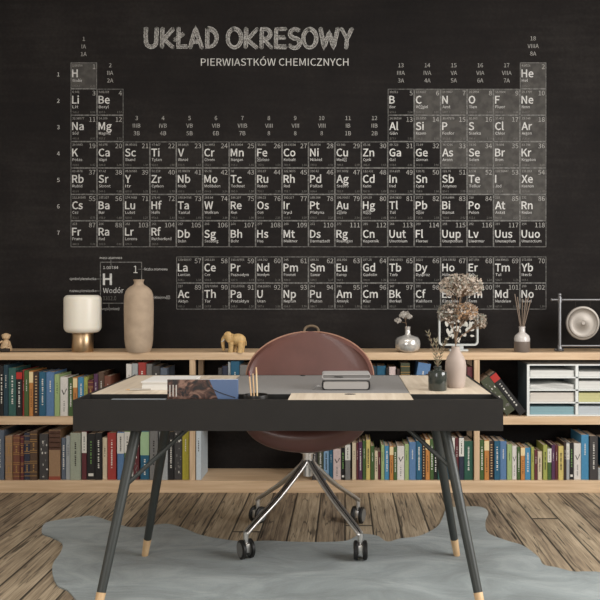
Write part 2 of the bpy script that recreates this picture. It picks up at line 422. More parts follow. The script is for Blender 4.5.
def rule(mb, x0, y0, x1, y1, wpx=.75, mt=None, yy=None):
    h = wpx/2
    if abs(x1-x0) >= abs(y1-y0): a = (min(x0, x1)-h, max(x0, x1)+h, y0+h, y0-h)
    else: a = (x0-h, x0+h, max(y0, y1)+h, min(y0, y1)-h)
    mb.quad_xz(sx(a[0], D), sx(a[1], D), sz(a[2], D), sz(a[3], D), yy or Y_RULE, mt or M_LINE)

EL = """H 1.00784 Wodór 1312.0 2.20;He 4.0026 Hel 2372.3 -;Li 6.941 Lit 520.2 0.98;Be 9.01218 Beryl 899.5 1.57;B 10.811 Bor 800.6 2.04;C 12.0107 Węgiel 1086.5 2.55;N 14.0067 Azot 1402.3 3.04;O 15.9994 Tlen 1313.9 3.44;F 18.9984 Fluor 1681.0 3.98;Ne 20.1797 Neon 2080.7 -;Na 22.98977 Sód 495.8 0.93;Mg 24.305 Magnez 737.7 1.31;Al 26.98154 Glin 577.5 1.61;Si 28.0855 Krzem 786.5 1.90;P 30.97376 Fosfor 1011.8 2.19;S 32.065 Siarka 999.6 2.58;Cl 35.453 Chlor 1251.2 3.16;Ar 39.948 Argon 1520.6 -;K 39.0983 Potas 418.8 0.82;Ca 40.078 Wapń 589.8 1.00;Sc 44.95591 Skand 633.1 1.36;Ti 47.867 Tytan 658.8 1.54;V 50.9415 Wanad 650.9 1.63;Cr 51.9962 Chrom 652.9 1.66;Mn 54.93804 Mangan 717.3 1.55;Fe 55.845 Żelazo 762.5 1.83;Co 58.93319 Kobalt 760.4 1.88;Ni 58.6934 Nikiel 737.1 1.91;Cu 63.546 Miedź 745.5 1.90;Zn 65.38 Cynk 906.4 1.65;Ga 69.723 Gal 578.8 1.81;Ge 72.64 German 762.0 2.01;As 74.9216 Arsen 947.0 2.18;Se 78.96 Selen 941.0 2.55;Br 79.904 Brom 1139.9 2.96;Kr 83.798 Krypton 1350.8 3.00;Rb 85.4678 Rubid 403.0 0.82;Sr 87.62 Stront 549.5 0.95;Y 88.90585 Itr 600.0 1.22;Zr 91.224 Cyrkon 640.1 1.33;Nb 92.90638 Niob 652.1 1.60;Mo 95.96 Molibden 684.3 2.16;Tc 98 Technet 702.0 1.90;Ru 101.07 Ruten 710.2 2.20;Rh 102.9055 Rod 719.7 2.28;Pd 106.42 Pallad 804.4 2.20;Ag 107.8682 Srebro 731.0 1.93;Cd 112.411 Kadm 867.8 1.69;In 114.818 Ind 558.3 1.78;Sn 118.71 Cyna 708.6 1.96;Sb 121.76 Antymon 834.0 2.05;Te 127.6 Tellur 869.3 2.10;I 126.90447 Jod 1008.4 2.66;Xe 131.293 Ksenon 1170.4 2.60;Cs 132.90545 Cez 375.7 0.79;Ba 137.327 Bar 502.9 0.89;La 138.90547 Lantan 538.1 1.10;Ce 140.116 Cer 534.4 1.12;Pr 140.90765 Prazeodym 527.0 1.13;Nd 144.242 Neodym 533.1 1.14;Pm 145 Promet 540.0 -;Sm 150.36 Samar 544.5 1.17;Eu 151.964 Europ 547.1 -;Gd 157.25 Gadolin 593.4 1.20;Tb 158.92535 Terb 565.8 -;Dy 162.5 Dysproz 573.0 1.22;Ho 164.93032 Holm 581.0 1.23;Er 167.259 Erb 589.3 1.24;Tm 168.93421 Tul 596.7 1.25;Yb 173.054 Iterb 603.4 -;Lu 174.9668 Lutet 523.5 1.27;Hf 178.49 Hafn 658.5 1.30;Ta 180.94788 Tantal 761.0 1.50;W 183.84 Wolfram 770.0 2.36;Re 186.207 Ren 760.0 1.90;Os 190.23 Osm 840.0 2.20;Ir 192.217 Iryd 880.0 2.20;Pt 195.084 Platyna 870.0 2.28;Au 196.96657 Złoto 890.1 2.54;Hg 200.59 Rtęć 1007.1 2.00;Tl 204.3833 Tal 589.4 1.62;Pb 207.2 Ołów 715.6 2.33;Bi 208.9804 Bizmut 703.0 2.02;Po 210 Polon 812.1 2.00;At 210 Astat 920.0 2.20;Rn 222 Radon 1037.0 -;Fr 223 Frans 380.0 0.70;Ra 226 Rad 509.3 0.90;Ac 227 Aktyn 499.0 1.10;Th 232.03806 Tor 587.0 1.30;Pa 231.03588 Protaktyn 568.0 1.50;U 238.02891 Uran 597.6 1.38;Np 237 Neptun 604.5 1.36;Pu 244 Pluton 584.7 1.28;Am 243 Ameryk 578.0 1.30;Cm 247 Kiur 581.0 1.30;Bk 247 Berkel 601.0 1.30;Cf 251 Kaliforn 608.0 1.30;Es 252 Einstein 619.0 1.30;Fm 257 Ferm 627.0 1.30;Md 258 Mendelew 635.0 1.30;No 259 Nobel 642.0 1.30;Lr 262 Lorens 470.0 -;Rf 261 Rutherford 580.0 -;Db 262 Dubn - -;Sg 266 Seaborg - -;Bh 264 Bohr - -;Hs 277 Has - -;Mt 268 Meitner - -;Ds 271 Darmsztadt - -;Rg 272 Roentgen - -;Cn 285 Kopernik - -;Uut 284 Ununtrium - -;Fl 289 Flerow - -;Uup 288 Ununpentium - -;Lv 292 Liwermor - -;Uus 291 Ununseptium - -;Uuo 294 Ununoctium - -"""
EL = [e.strip().split(' ') for e in EL.replace('\n', '').split(';')]
GREY = set('H He C N O F Ne Si P S Cl Ar As Se Br Kr Te I Xe At Rn'.split())
CELL = 26.42; TX, TY = 70.7, 62.5
mural = empty('periodic_table_mural', (0, YW, H), 'white Polish periodic table of the elements printed across the black wall', 'wall mural')
def mbuild(mb, name, parent=None, label=None):
    o = mb.build(name, parent or mural)
    o.matrix_parent_inverse = Matrix.Translation((0, -YW, -H))
    if label: o['label'] = label
    return o
def tile(parent, Z, cx, cy):
    s, mass, nm, ie, en = EL[Z-1]; t = MB()
    if s in GREY: t.quad_xz(sx(cx, D), sx(cx+CELL, D), sz(cy+CELL, D), sz(cy, D), Y_FILL, M_TILE)
    w_ = .6; e = CELL-.35
    rule(t, cx+.35, cy+.35, cx+e, cy+.35, w_); rule(t, cx+.35, cy+e, cx+e, cy+e, w_)
    rule(t, cx+.35, cy+.35, cx+.35, cy+e, w_); rule(t, cx+e, cy+.35, cx+e, cy+e, w_)
    low = 2.2 if Z >= 105 else 0
    text(t, mass, cx+1.9, cy+4.2, 2.1, M_INKNUM, D, Y_INK)
    text(t, s, cx+1.5, cy+14.7+low, 7.5, M_INK, D, Y_INK, bold=.006)
    text(t, nm, cx+1.9, cy+19.4+low, 2.7, M_INK, D, Y_INK, width=min(20, len(nm)*1.95))
    text(t, str(Z), cx+24.8, cy+6.6, 4.6, M_INKNUM, D, Y_INK, 'R', bold=0)
    if ie != '-': text(t, ie, cx+1.9, cy+24.3, 1.9, M_INKDIM, D, Y_INK)
    if en != '-': text(t, en, cx+24.6, cy+24.3, 1.9, M_INKDIM, D, Y_INK, 'R')
    o = t.build('element_tile', parent)
    o.matrix_parent_inverse = Matrix.Identity(4)
    return o
def position(Z):
    if Z == 1: return 0, 0
    if Z == 2: return 17, 0
    if Z <= 10: return ((Z-3) if Z < 5 else Z-5+12), 1
    if Z <= 18: return ((Z-11) if Z < 13 else Z-13+12), 2
    if Z <= 36: return Z-19, 3
    if Z <= 54: return Z-37, 4
    if Z <= 56: return Z-55, 5
    if 71 <= Z <= 86: return Z-71+2, 5
    if Z <= 88: return Z-87, 6
    return Z-103+2, 6
def sub_empty(name, label):
    g = bpy.data.objects.new(name, None); g.empty_display_size = .05; COL.objects.link(g); g.parent = mural
    g.matrix_parent_inverse = Matrix.Translation((0, -YW, -H)); g['label'] = label; return g
main = sub_empty('main_table', 'seven row grid of element tiles')
series = sub_empty('lanthanide_actinide_table', 'separate two row grid of element tiles below')
for Z in range(1, 119):
    if 57 <= Z <= 70: tile(series, Z, TX+4*CELL+(Z-57)*CELL, 256.6)
    elif 89 <= Z <= 102: tile(series, Z, TX+4*CELL+(Z-89)*CELL, 256.6+CELL)
    else:
        c, r = position(Z); tile(main, Z, TX+c*CELL, TY+r*26.38)
# group and period headings
heads = ['1 IA 1A', '2 IIA 2A', '3 IIIB 3B', '4 IVB 4B', '5 VB 5B', '6 VIB 6B', '7 VIIB 7B', '8 VIII 8', '9 VIII 8', '10 VIII 8', '11 IB 1B', '12 IIB 2B', '13 IIIA 3A', '14 IVA 4A', '15 VA 5A', '16 VIA 6A', '17 VIIA 7A', '18 VIIIA 8A']
for c, h in enumerate(heads):
    top = [0, 1]+[3]*10+[1]*5+[0]
    y0 = TY+top[c]*26.38-21.5
    if c == 17: y0 = 40.5
    for k, q in enumerate(h.split(' ')):
        t = MB(); text(t, q, TX+(c+.5)*CELL, y0+k*7.6, 4.0, M_INKNUM, D, Y_INK, 'C', width=None); mbuild(t, 'group_heading')
for r in range(7):
    t = MB(); text(t, str(r+1), 58.5, TY+r*26.38+14, 4.0, M_INK, D, Y_INK, 'C'); mbuild(t, 'period_number')
# legend
t = MB()
rule(t, 100.5, 262.2, 141.7, 262.2, .8); rule(t, 100.5, 303.2, 141.7, 303.2, .8); rule(t, 100.5, 262.2, 100.5, 303.2, .8); rule(t, 141.7, 262.2, 141.7, 303.2, .8)
text(t, '1.00784', 103.3, 269, 2.9, M_INK, D, Y_INK, width=15); text(t, '1', 137.6, 273, 7.2, M_INK, D, Y_INK, 'R')
text(t, 'H', 103, 284.7, 10.8, M_INK, D, Y_INK, bold=.008, width=9); text(t, 'Wodór', 103.2, 293, 5.0, M_INK, D, Y_INK, bold=0, width=20.5)
text(t, '1312.0', 103.3, 300.2, 4.0, M_INKDIM, D, Y_INK, width=13)
for q, x, y, a, wd in (('masa atomowa', 111, 259, 'C', 22), ('symbol pierwiastka', 96.3, 280, 'R', 26.5), ('nazwa pierwiastka', 96.3, 292, 'R', 26.5), ('energia jonizacji', 109.5, 310, 'C', 20), ('liczba atomowa', 144.5, 270.4, 'L', 23), ('elektroujemność', 153, 298.6, 'L', 17)):
    text(t, q, x, y, 2.5, M_INK, D, Y_INK, a, width=wd)
rule(t, 111, 260, 111, 265, .6); rule(t, 97, 279, 102, 279, .6); rule(t, 97, 291, 102, 291, .6); rule(t, 109, 304, 109, 307.5, .6); rule(t, 138.5, 269.3, 144, 269.3, .6); rule(t, 142, 297.6, 152, 297.6, .6)
mbuild(t, 'legend_tile', label='enlarged sample tile with captions around it')
# subtitle
t = MB(); text(t, 'PIERWIASTKÓW CHEMICZNYCH', 201, 65.8, 7.2, M_INK, D, Y_INK, width=147.5); mbuild(t, 'subtitle')
# hand drawn title: every letter a few chalk strokes
def arc(cx, cy, rx, ry, a0, a1, n=14): return [(cx+rx*math.cos(math.radians(a0+(a1-a0)*k/n)), cy-ry*math.sin(math.radians(a0+(a1-a0)*k/n))) for k in range(n+1)]
LET = [
 ('U', [[(146.3,28.5),(146,36),(146.2,42)]+arc(151.3,42.3,5.1,5.2,180,350)+[(156.6,38),(157,28.5)]]),
 ('K', [[(162.6,28.5),(162.2,47.5)], [(173,29),(163.8,39.5),(172.8,47.5)]]),
 ('Ł', [[(178.6,28.5),(178.2,47.2),(187,47)], [(175,40.5),(183.5,34.5)]]),
 ('A', [[(190.3,47.8),(195.8,28.8),(202,47.8)], [(192.6,42),(199.6,42)]]),
 ('D', [[(207.4,28.8),(207,47.2)]+arc(208.5,38,8.2,9,-80,82)+[(207.4,28.8)]]),
 ('O', [arc(234.6,38.2,6.8,9.3,100,465,24)]),
 ('K', [[(246,28.5),(245.6,47.5)], [(257,29),(247.3,39.5),(256.8,47.5)]]),
 ('R', [[(261.7,47.8),(262,29)]+arc(264.8,33.8,5.6,5,80,-80)+[(263,39)], [(264,39.5),(271.5,47.8)]]),
 ('E', [[(285.8,29.2),(276.2,29.4),(275.9,47.2),(286,47)], [(276.4,38.2),(284.6,38)]]),
 ('S', [arc(295,33.5,5,4.7,40,215,10)+arc(294.4,42.8,5.2,4.9,95,-150,12)]),
 ('O', [arc(309.9,38.3,6.5,9.2,100,465,24)]),
 ('W', [[(320.6,28.6),(324,47.3),(329.3,33),(333.6,47.3),(338,28.6)]]),
 ('Y', [[(341.6,28.8),(347.2,39),(352,28.8)], [(347,39),(346.2,48)]])]
def ribbon(mb, pts, wpx, mt, y):
    P = [Vector((sx(a, D), sz(b_, D))) for a, b_ in pts]; hw = wpx/2*D/F; n = len(P)
    L = []; R = []
    for i in range(n):
        t0 = (P[i]-P[i-1]).normalized() if i else (P[1]-P[0]).normalized()
        t1 = (P[i+1]-P[i]).normalized() if i < n-1 else t0
        tt = (t0+t1); tt = tt.normalized() if tt.length > .2 else t1
        nn = Vector((-tt.y, tt.x)); c = max(.45, nn.dot(Vector((-t1.y, t1.x))))
        L.append(P[i]+nn*hw/c); R.append(P[i]-nn*hw/c)
    vs = [(p.x, y, p.y) for p in L]+[(p.x, y, p.y) for p in R]
    mb.add(vs, [(i, i+1, n+i+1, n+i) for i in range(n-1)], mt)
    for q in (P[0], P[-1]):
        vs = [(q.x+hw*math.cos(a*PI/5), y, q.y+hw*math.sin(a*PI/5)) for a in range(10)]; mb.add(vs, [tuple(range(10))], mt)
title = sub_empty('title', 'large hand drawn chalk lettering')
for ch, strokes in LET:
    t = MB()
    for k, st in enumerate(strokes):
        dense = []
        for a, b_ in zip(st, st[1:]):
            nn = max(1, int(math.hypot(b_[0]-a[0], b_[1]-a[1])/1.6))
            dense += [(a[0]+(b_[0]-a[0])*i/nn, a[1]+(b_[1]-a[1])*i/nn) for i in range(nn)]
        dense.append(st[-1])
        ribbon(t, dense, 3.3, M_CHALK, Y_RULE-.0002*k)
        for off in (-1.75, -.3, 1.7):
            jx, jy = rng.uniform(-.5, .5), rng.uniform(-.6, .6); out = []
            for i, p in enumerate(dense):
                q0 = dense[max(0, i-1)]; q1 = dense[min(len(dense)-1, i+1)]
                tx, ty = q1[0]-q0[0], q1[1]-q0[1]; l = math.hypot(tx, ty) or 1
                out.append((p[0]-ty/l*off+jx*.5+rng.uniform(-.12, .12), p[1]+tx/l*off+jy+rng.uniform(-.12, .12)))
            ribbon(t, out, .75, M_CHALKL, Y_INK-.0002*k-.0001*(off > 0))
    o = t.build('chalk_letter', title); o.matrix_parent_inverse = Matrix.Identity(4)

# ------------------------------------------------------------------ bookcase
DB = 4.232; ZT = .800
UP = [-2.494, -.871, .752, 2.375]
bc = empty('bookcase', (0, DB, 0), 'long low pale oak bookcase running along the black wall', 'bookcase')
def part(mb, name, parent, label=None):
    """mesh written in world coordinates, hung under a thing"""
    o = mb.build(name, parent); p = parent; off = Vector((0, 0, 0))
    M = Matrix.Identity(4)
    while p is not None:
        M = (Matrix.Translation(p.location) @ p.rotation_euler.to_matrix().to_4x4()) @ M if True else M
        p = p.parent
    for v in o.data.vertices: v.co = M.inverted() @ v.co
    if label: o['label'] = label
    return o
b = MB(); b.bbox(-2.53, 2.41, DB, YB-.004, ZT-.042, ZT, M_OAK, .002); part(b, 'top_board', bc)
b = MB(); b.bbox(-2.53, 2.41, DB, YB-.004, .389, .435, M_OAK, .002); part(b, 'middle_shelf', bc)
b = MB(); b.bbox(-2.53, 2.41, DB, YB-.004, .001, .070, M_OAK, .002); part(b, 'base_board', bc)
for x in UP:
    for (z0, z1) in ((.0705, .3885), (.4355, ZT-.0425)):
        b = MB(); b.bbox(x-.0155, x+.0155, DB+.002, DB+.034, z0, z1, M_OAKY, .0015); part(b, 'upright_post', bc)
        b = MB(); b.bbox(x-.0155, x+.0155, YB-.04, YB-.006, z0, z1, M_OAKY, .0015); part(b, 'upright_post', bc)

# ------------------------------------------------------------------ books
BM = {}
COLS = {'black': (30, 29, 30), 'dark teal': (28, 62, 78), 'sea green': (44, 96, 88), 'red': (176, 52, 44), 'green': (70, 104, 50), 'leaf green': (92, 130, 62),
 'orange': (208, 134, 62), 'dark brown': (58, 42, 36), 'teal blue': (30, 96, 130), 'blue': (86, 128, 176), 'pale green': (160, 186, 120), 'white': (222, 218, 210),
 'bright blue': (62, 142, 190), 'lime': (170, 176, 82), 'maroon': (104, 40, 48), 'purple': (88, 46, 84), 'yellow': (218, 196, 108), 'grey': (122, 120, 118), 'slate': (92, 104, 122),
 'tan': (164, 128, 92), 'russet': (124, 70, 52), 'navy': (44, 50, 72), 'brown': (92, 68, 50), 'sage': (164, 172, 152), 'sky blue': (206, 220, 228), 'cream': (222, 204, 170),
 'olive': (70, 76, 52), 'mustard': (186, 172, 44), 'pink': (220, 196, 192), 'forest green': (38, 92, 74), 'silver': (170, 176, 178), 'charcoal': (66, 64, 64), 'light blue': (130, 172, 208)}
def bmat(c):
    rg = COLS[c]; g_ = sum(rg)/3; return mat('book_cloth_'+c.replace(' ', '_'), tuple(int((v*.86+g_*.14)*.95) for v in rg), .55, noise=.08, scale=90)
def book(x0, x1, z, h, col, style, label, group, dep=None, y0=None, tilt=0, y_jit=True):
    g = .0006; x0 += g; x1 -= g; wd = x1-x0; dep = dep or min(.20, max(.13, h*.76)); y0 = y0 if y0 is not None else DB+.012+(rng.uniform(0, .010) if y_jit else 0)
    root = empty('book', ((x0+x1)/2, y0, z), label, 'book', group)
    hw = wd/2; cm = bmat(col); t = min(.0025, wd*.12)
    c = MB()
    c.bbox(-hw, -hw+t, 0, dep, 0, h, cm, .0006, seg=1); c.bbox(hw-t, hw, 0, dep, 0, h, cm, .0006, seg=1); c.bbox(-hw, hw, 0, t, 0, h, cm, .001, seg=1)
    c.build('cover', root)
    p = MB(); p.box(-hw+t, hw-t, t, dep-.004, .003, h-.004, M_PAGES); p.build('pages', root)
    s = MB(); yy = -.0005
    def bar(u0, u1, v0, v1, mt): s.box(u0*wd, u1*wd, yy, 0, v0*h, v1*h, mt)
    def vtext(v0, v1, mt, cw=.34, u=0):
        v = v0; cw = min(cw, .0095/wd)
        while v < v1:
            l = rng.uniform(.02, .035); bar(u-cw/2*rng.uniform(.7, 1), u+cw/2*rng.uniform(.7, 1), v, min(v+l, v1), mt); v += l+rng.choice((.012, .012, .035))
    if style == 'white': vtext(.25, .85, M_WHITEINK)
    elif style == 'dark': vtext(.3, .8, M_DARKINK)
    elif style == 'green': vtext(.35, .85, M_GREENINK, .4); bar(-.3, .3, .08, .14, M_WHITEINK)
    elif style == 'gilt':
        for v in (.08, .16, .34, .38, .56, .60, .78, .82, .93): bar(-.5, .5, v, v+.012, M_GOLD)
        vtext(.18, .32, M_GOLD, .6); vtext(.62, .76, M_GOLD, .6)
    elif style == 'dots':
        for k in range(13): bar(-.18, .18, .08+k*.067, .11+k*.067, mat('spine_beige_print', (190, 160, 120), .7))
    elif style == 'mark':
        s.add([(-.30*wd, yy, .66*h), (-.05*wd, yy, .54*h), (.02*wd, yy, .57*h), (-.24*wd, yy, .68*h)], [(0,1,2,3)], M_DARKINK)
        s.add([(-.05*wd, yy, .54*h), (.02*wd, yy, .55*h), (.38*wd, yy, .69*h), (.30*wd, yy, .71*h)], [(0,1,2,3)], M_DARKINK)
        vtext(.12, .42, M_INKDIM, .16)
    elif style == 'redtop': bar(-.5, .5, .82, .97, M_REDINK); vtext(.2, .75, M_WHITEINK, .4)
    elif style == 'creamtop': bar(-.5, .5, .74, .98, mat('spine_cream_label', (226, 206, 160), .7)); vtext(.2, .6, M_DARKINK, .2)
    elif style == 'panel':
        bar(-.5, .5, .60, .99, mat('spine_brown_band', (84, 56, 42), .6)); bar(-.5, .5, .0, .07, mat('spine_brick_band', (140, 70, 52), .6))
        for v in (.64, .74, .84, .93): bar(-.5, .5, v, v+.012, M_GOLD)
    elif style == 'half': bar(-.5, .5, .55, .98, M_WHITEINK); vtext(.6, .9, M_DARKINK, .2)
    elif style == 'mottle':
        for k in range(16):
            u, v = rng.uniform(-.4, .3), rng.uniform(.05, .92); bar(u, u+rng.uniform(.08, .2), v, v+rng.uniform(.02, .05), rng.choice((M_WHITEINK, M_INKDIM)))
    elif style == 'bluetop': bar(-.5, .5, .5, .98, mat('spine_pale_green_label', (160, 190, 150), .7)); vtext(.1, .45, M_WHITEINK, .3)
    else: vtext(.55, .8, M_WHITEINK if sum(COLS[col]) < 420 else M_DARKINK, .16)
    s.build('spine_print', root, loc=(0, 0, 0))
    return root
LABELS = []
ADJ = {'white': 'white lettered', 'dark': 'dark lettered', 'green': 'green lettered', 'gilt': 'gilt banded', 'dots': 'dotted', 'mark': 'black marked', 'redtop': 'red topped', 'creamtop': 'cream topped', 'panel': 'brown topped', 'half': 'white topped', 'mottle': 'mottled', 'bluetop': 'green topped'}
def row(items, shelf, zs, group, d=DB+.015):
    n = len(items)
    for i, it in enumerate(items):
        px0, px1, ytop, col, style = it[:5]
        x0, x1 = sx(px0, d), sx(px1, d); h = sz(ytop, d)-zs-.0005
        l = items[i-1][3] if i and abs(items[i-1][1]-px0) < 2.5 else None; r = items[i+1][3] if i < n-1 and abs(items[i+1][0]-px1) < 2.5 else None
        me = (ADJ.get(style, 'plain')+' '+col)
        if l and r: lb = f'{me} book between the {l} and {r} books, {shelf}'
        elif r: lb = f'{me} book left of the {r} book, {shelf}'
        elif l: lb = f'{me} book right of the {l} book, {shelf}'
        else: lb = f'{me} book standing alone, {shelf}'
        if len(it) > 5: lb = it[5]
        LABELS.append(lb); book(x0, x1, zs+.0005, h, col, style, lb, group)
ZU, ZL = .435, .070
row([(-14,-7,368,'maroon','gilt'), (-7,-1,366,'navy','white'), (-1,3.2,366,'black','white'), (3.2,8,365,'dark teal',''), (8,16,368,'sea green','white'), (16,22,371,'black','redtop'), (22,24.2,370,'red',''),
 (24.2,29,370.5,'green',''), (29,33.2,371,'orange','creamtop'), (33.2,38.8,372,'dark brown','dots'), (38.8,46,372,'teal blue','white'), (46,54.5,372,'blue',''),
 (54.5,60,374.5,'pale green',''), (60,68,377,'white','mark'), (68,73,378,'green','white'), (73,77.5,377.5,'orange','creamtop'), (77.5,84,377.5,'bright blue','white'),
 (84,88,377,'lime',''), (88,93.5,380,'maroon','gilt'), (93.5,98,374,'purple',''), (98,104,372,'brown',''), (104,111,376,'russet',''),],
 'upper left shelf', ZU, 'books on the upper left shelf')
row([(126,132,364,'white',''), (132,138,363.5,'silver',''), (138,146,362.5,'red','white'), (146,152,364,'grey',''), (152,160,366,'charcoal','white'), (160,167,368,'slate','')],
 'upper left shelf', ZU, 'books on the upper left shelf')
row([(-12,-5,431,'brown','gilt'), (-5,4.2,430,'slate','white'), (5,12.6,436,'tan','gilt'), (13,20,435,'russet','gilt'), (20.4,24,436,'maroon','gilt'), (24,30,433,'navy','gilt'), (30,37.5,431,'brown','gilt'), (39,48,434,'charcoal','mottle'),
 (48.6,60.4,430,'tan','panel'), (61,65.5,438,'slate','white'), (65.5,70,436,'silver',''), (70,81,433,'sage','dark'), (81.5,86.5,431,'maroon','half'), (86.5,95,434,'black','green'), (95,102,433,'black','white'),
 (102,107,438,'cream',''), (107,116,433,'red','white'), (117,124,432,'blue','half'), (124,130,431,'leaf green','half'), (130,133,434,'white',''), (133,139,432,'maroon','mottle'), (140,149,431,'teal blue','bluetop'), (149.5,158,430,'grey','dark'),
 (159,168,432,'silver',''), (168,174,432,'black','white'), (174,182,430,'charcoal','mottle'), (182,189,428,'mustard','')],
 'lower left shelf', ZL, 'books on the lower left shelf')
row([(195.9,201.4,428,'sky blue','')], 'lower middle shelf', ZL, 'books on the lower middle shelf')
row([(218,222,368,'charcoal',''), (222,228,366,'navy',''), (228,230.5,362,'silver',''), (230.5,239.5,361,'teal blue',''), (239.5,247.5,365,'grey',''), (247.5,255,367,'dark teal','')], 'upper middle shelf', ZU, 'books on the upper middle shelf')
row([(372,377,366,'dark teal',''), (377,386,366,'teal blue',''), (386,389,368,'black',''), (389,396,367,'pink','white'), (396.5,400,369,'dark brown',''), (400.5,410,363,'olive','gilt')], 'upper middle shelf', ZU, 'books on the upper middle shelf')
row([(426,431,374,'brown',''), (462,467,364,'brown',''), (467,473,367,'maroon','')], 'upper middle shelf', ZU, 'books on the upper middle shelf')
row([(312,317.5,448,'charcoal',''), (317.5,323.5,446,'olive','white'), (323.5,329,447,'light blue','dark'), (329,333,448,'teal blue',''), (333,341,449,'pink','mark'), (341,345,448,'black','green'), (345,350.5,444,'grey','half'), (352,356.2,443,'cream',''),
 (356.2,358.5,443,'maroon',''), (358.5,362.5,442,'purple','white'), (362.5,366,441,'green',''), (366,370.5,440,'yellow','dark'), (370.5,374.5,446,'green',''), (374.5,378,451,'cream','dark'), (378,381,452,'maroon',''), (381,384.5,445,'pale green',''), (384.5,389.5,446,'bright blue','white'),
 (389.5,393.5,446,'orange','creamtop'), (393.5,397,447,'green','white'), (397,404.5,446,'white','mark'), (404.5,409,444,'pale green',''), (409,416,442,'blue',''), (416,422,441,'teal blue','white'), (422,425.5,440,'dark brown','dots'), (425.5,430,439,'orange','creamtop'),
 (430,434,439,'green','white'), (434,437.5,440,'black','redtop'), (437.5,444,438,'sea green','white'), (444,450,437,'dark teal',''), (450,455,437,'grey','half'), (455,459,438,'maroon',''), (459,464,437,'navy','half'), (464,473.2,441,'forest green','white')],
 'lower middle shelf', ZL, 'books on the lower middle shelf')
row([(479.8,484.2,440,'green','white'), (484.2,489.2,440,'orange','creamtop'), (489.2,494.2,441,'dark brown','dots'), (494.2,500.2,441,'teal blue','white'), (500.2,507,441.5,'blue',''), (507,512.2,444.5,'pale green',''), (512.2,517.2,446,'white','mark'),
 (517.2,520.6,447,'green','white'), (520.6,525,447,'orange','creamtop'), (525,531,448,'bright blue','white'), (531,534.2,447,'lime',''), (534.2,537.6,450,'maroon',''), (537.6,542.2,451.5,'cream','dark'), (543,547.6,445,'lime','dark'),
 (547.6,551.6,448,'green','half'), (551.6,555.4,445,'purple',''), (555.4,558.2,445,'maroon',''), (558.2,563.6,446,'yellow','dark'), (563.6,566.4,442,'dark brown',''), (566.4,569.8,443,'silver','half'), (569.8,574,443,'black','green'), (574,581.4,443.5,'white','mark'),
 (581.4,589.4,435,'bright blue',''), (589.4,598,436,'charcoal','white'), (598,604,468,'silver','dark'), (604,611,440,'teal blue','white'), (611,617,445,'orange','')],
 'lower right shelf', ZL, 'books on the lower right shelf')
_seen = set()
for l in LABELS:
    if l in _seen: print('DUP LABEL', l)
    if len(l.split()) > 16: print('LONG LABEL', l)
    _seen.add(l)
# leaning books in the upper shelves
def leaning(px, py, col, th, h, ang, label, group, style='white', d=DB+.02, lx=None):
    o = book(-th/2, th/2, 0, h, col, style, label, group, dep=.17, y0=d)
    o.rotation_euler = (0, ang, 0); 
    return o
# lean to the left: top goes towards -X; the lower left corner rests on the shelf
def place_lean(o, th, xr, ang):
    # ang < 0 leans left; pivot = lower right... the corner touching the shelf is (+/-th/2,0)
    c, s = math.cos(ang), math.sin(ang)
    low = min((-(-th/2)*s), (-(th/2)*s))      # z of the two lower corners after a turn about Y: z' = -x s
    o.location.x = xr; o.location.z = ZU+.0006-low
a = math.radians(-38)
o = leaning(0, 0, 'olive', .06, .248, a, 'thick dark green book leaning left against the right hand upright post', 'leaning books', 'mottle'); place_lean(o, .06, sx(507.6, DB)+.03*math.cos(a), a)
o = leaning(0, 0, 'black', .044, .29, a, 'black book with red top leaning on the thick dark green book', 'leaning books', 'redtop'); place_lean(o, .044, sx(520.9, DB)+.022*math.cos(a), a)
a = math.radians(9)
o = leaning(0, 0, 'blue', .075, .300, a, 'wide blue book leaning right behind the dark glass jar', 'leaning books', 'white'); o.location.x = sx(420, DB)-.018; o.location.z = ZU+.0006+math.sin(a)*.0375

# ------------------------------------------------------------------ letter tray
xt0, xt1, zt1 = sx(527, DB+.015), sx(627, DB+.015), sz(364.5, DB+.015)
lt = empty('letter_tray', ((xt0+xt1)/2, DB+.015, ZU), 'white eight compartment letter tray on the upper right shelf', 'letter tray')
ty0, ty1 = DB+.015, DB+.245
hgt = zt1-ZU-.001; rows = [ZU+.0008+k*(hgt-.006)/4 for k in range(5)]
xm = (xt0+xt1)/2; wall_t = .015
b = MB(); b.box(xt0, xt0+wall_t, ty0+.004, ty1, rows[0], zt1, M_TRAYS); b.box(xt0, xt0+wall_t, ty0, ty0+.004, rows[0], zt1, M_TRAYW); part(b, 'side_panel', lt, 'blue grey side')
b = MB(); b.box(xt1-wall_t, xt1, ty0+.004, ty1, rows[0], zt1, M_TRAYS); b.box(xt1-wall_t, xt1, ty0, ty0+.004, rows[0], zt1, M_TRAYW); part(b, 'side_panel', lt, 'blue grey side')
b = MB(); b.box(xm-.008, xm+.008, ty0, ty1-.008, rows[0]+.006, zt1-.006, M_TRAYW); part(b, 'divider', lt)
b = MB(); b.box(xt0+wall_t, xt1-wall_t, ty1-.008, ty1, rows[0]+.006, zt1-.006, M_TRAYS); part(b, 'back_panel', lt)
for k in range(5):
    b = MB(); b.box(xt0+wall_t, xt1-wall_t, ty0, ty1, rows[k], rows[k]+.007, M_TRAYW); part(b, 'tray_shelf', lt)
ROWN = ['bottom', 'third', 'second', 'top']
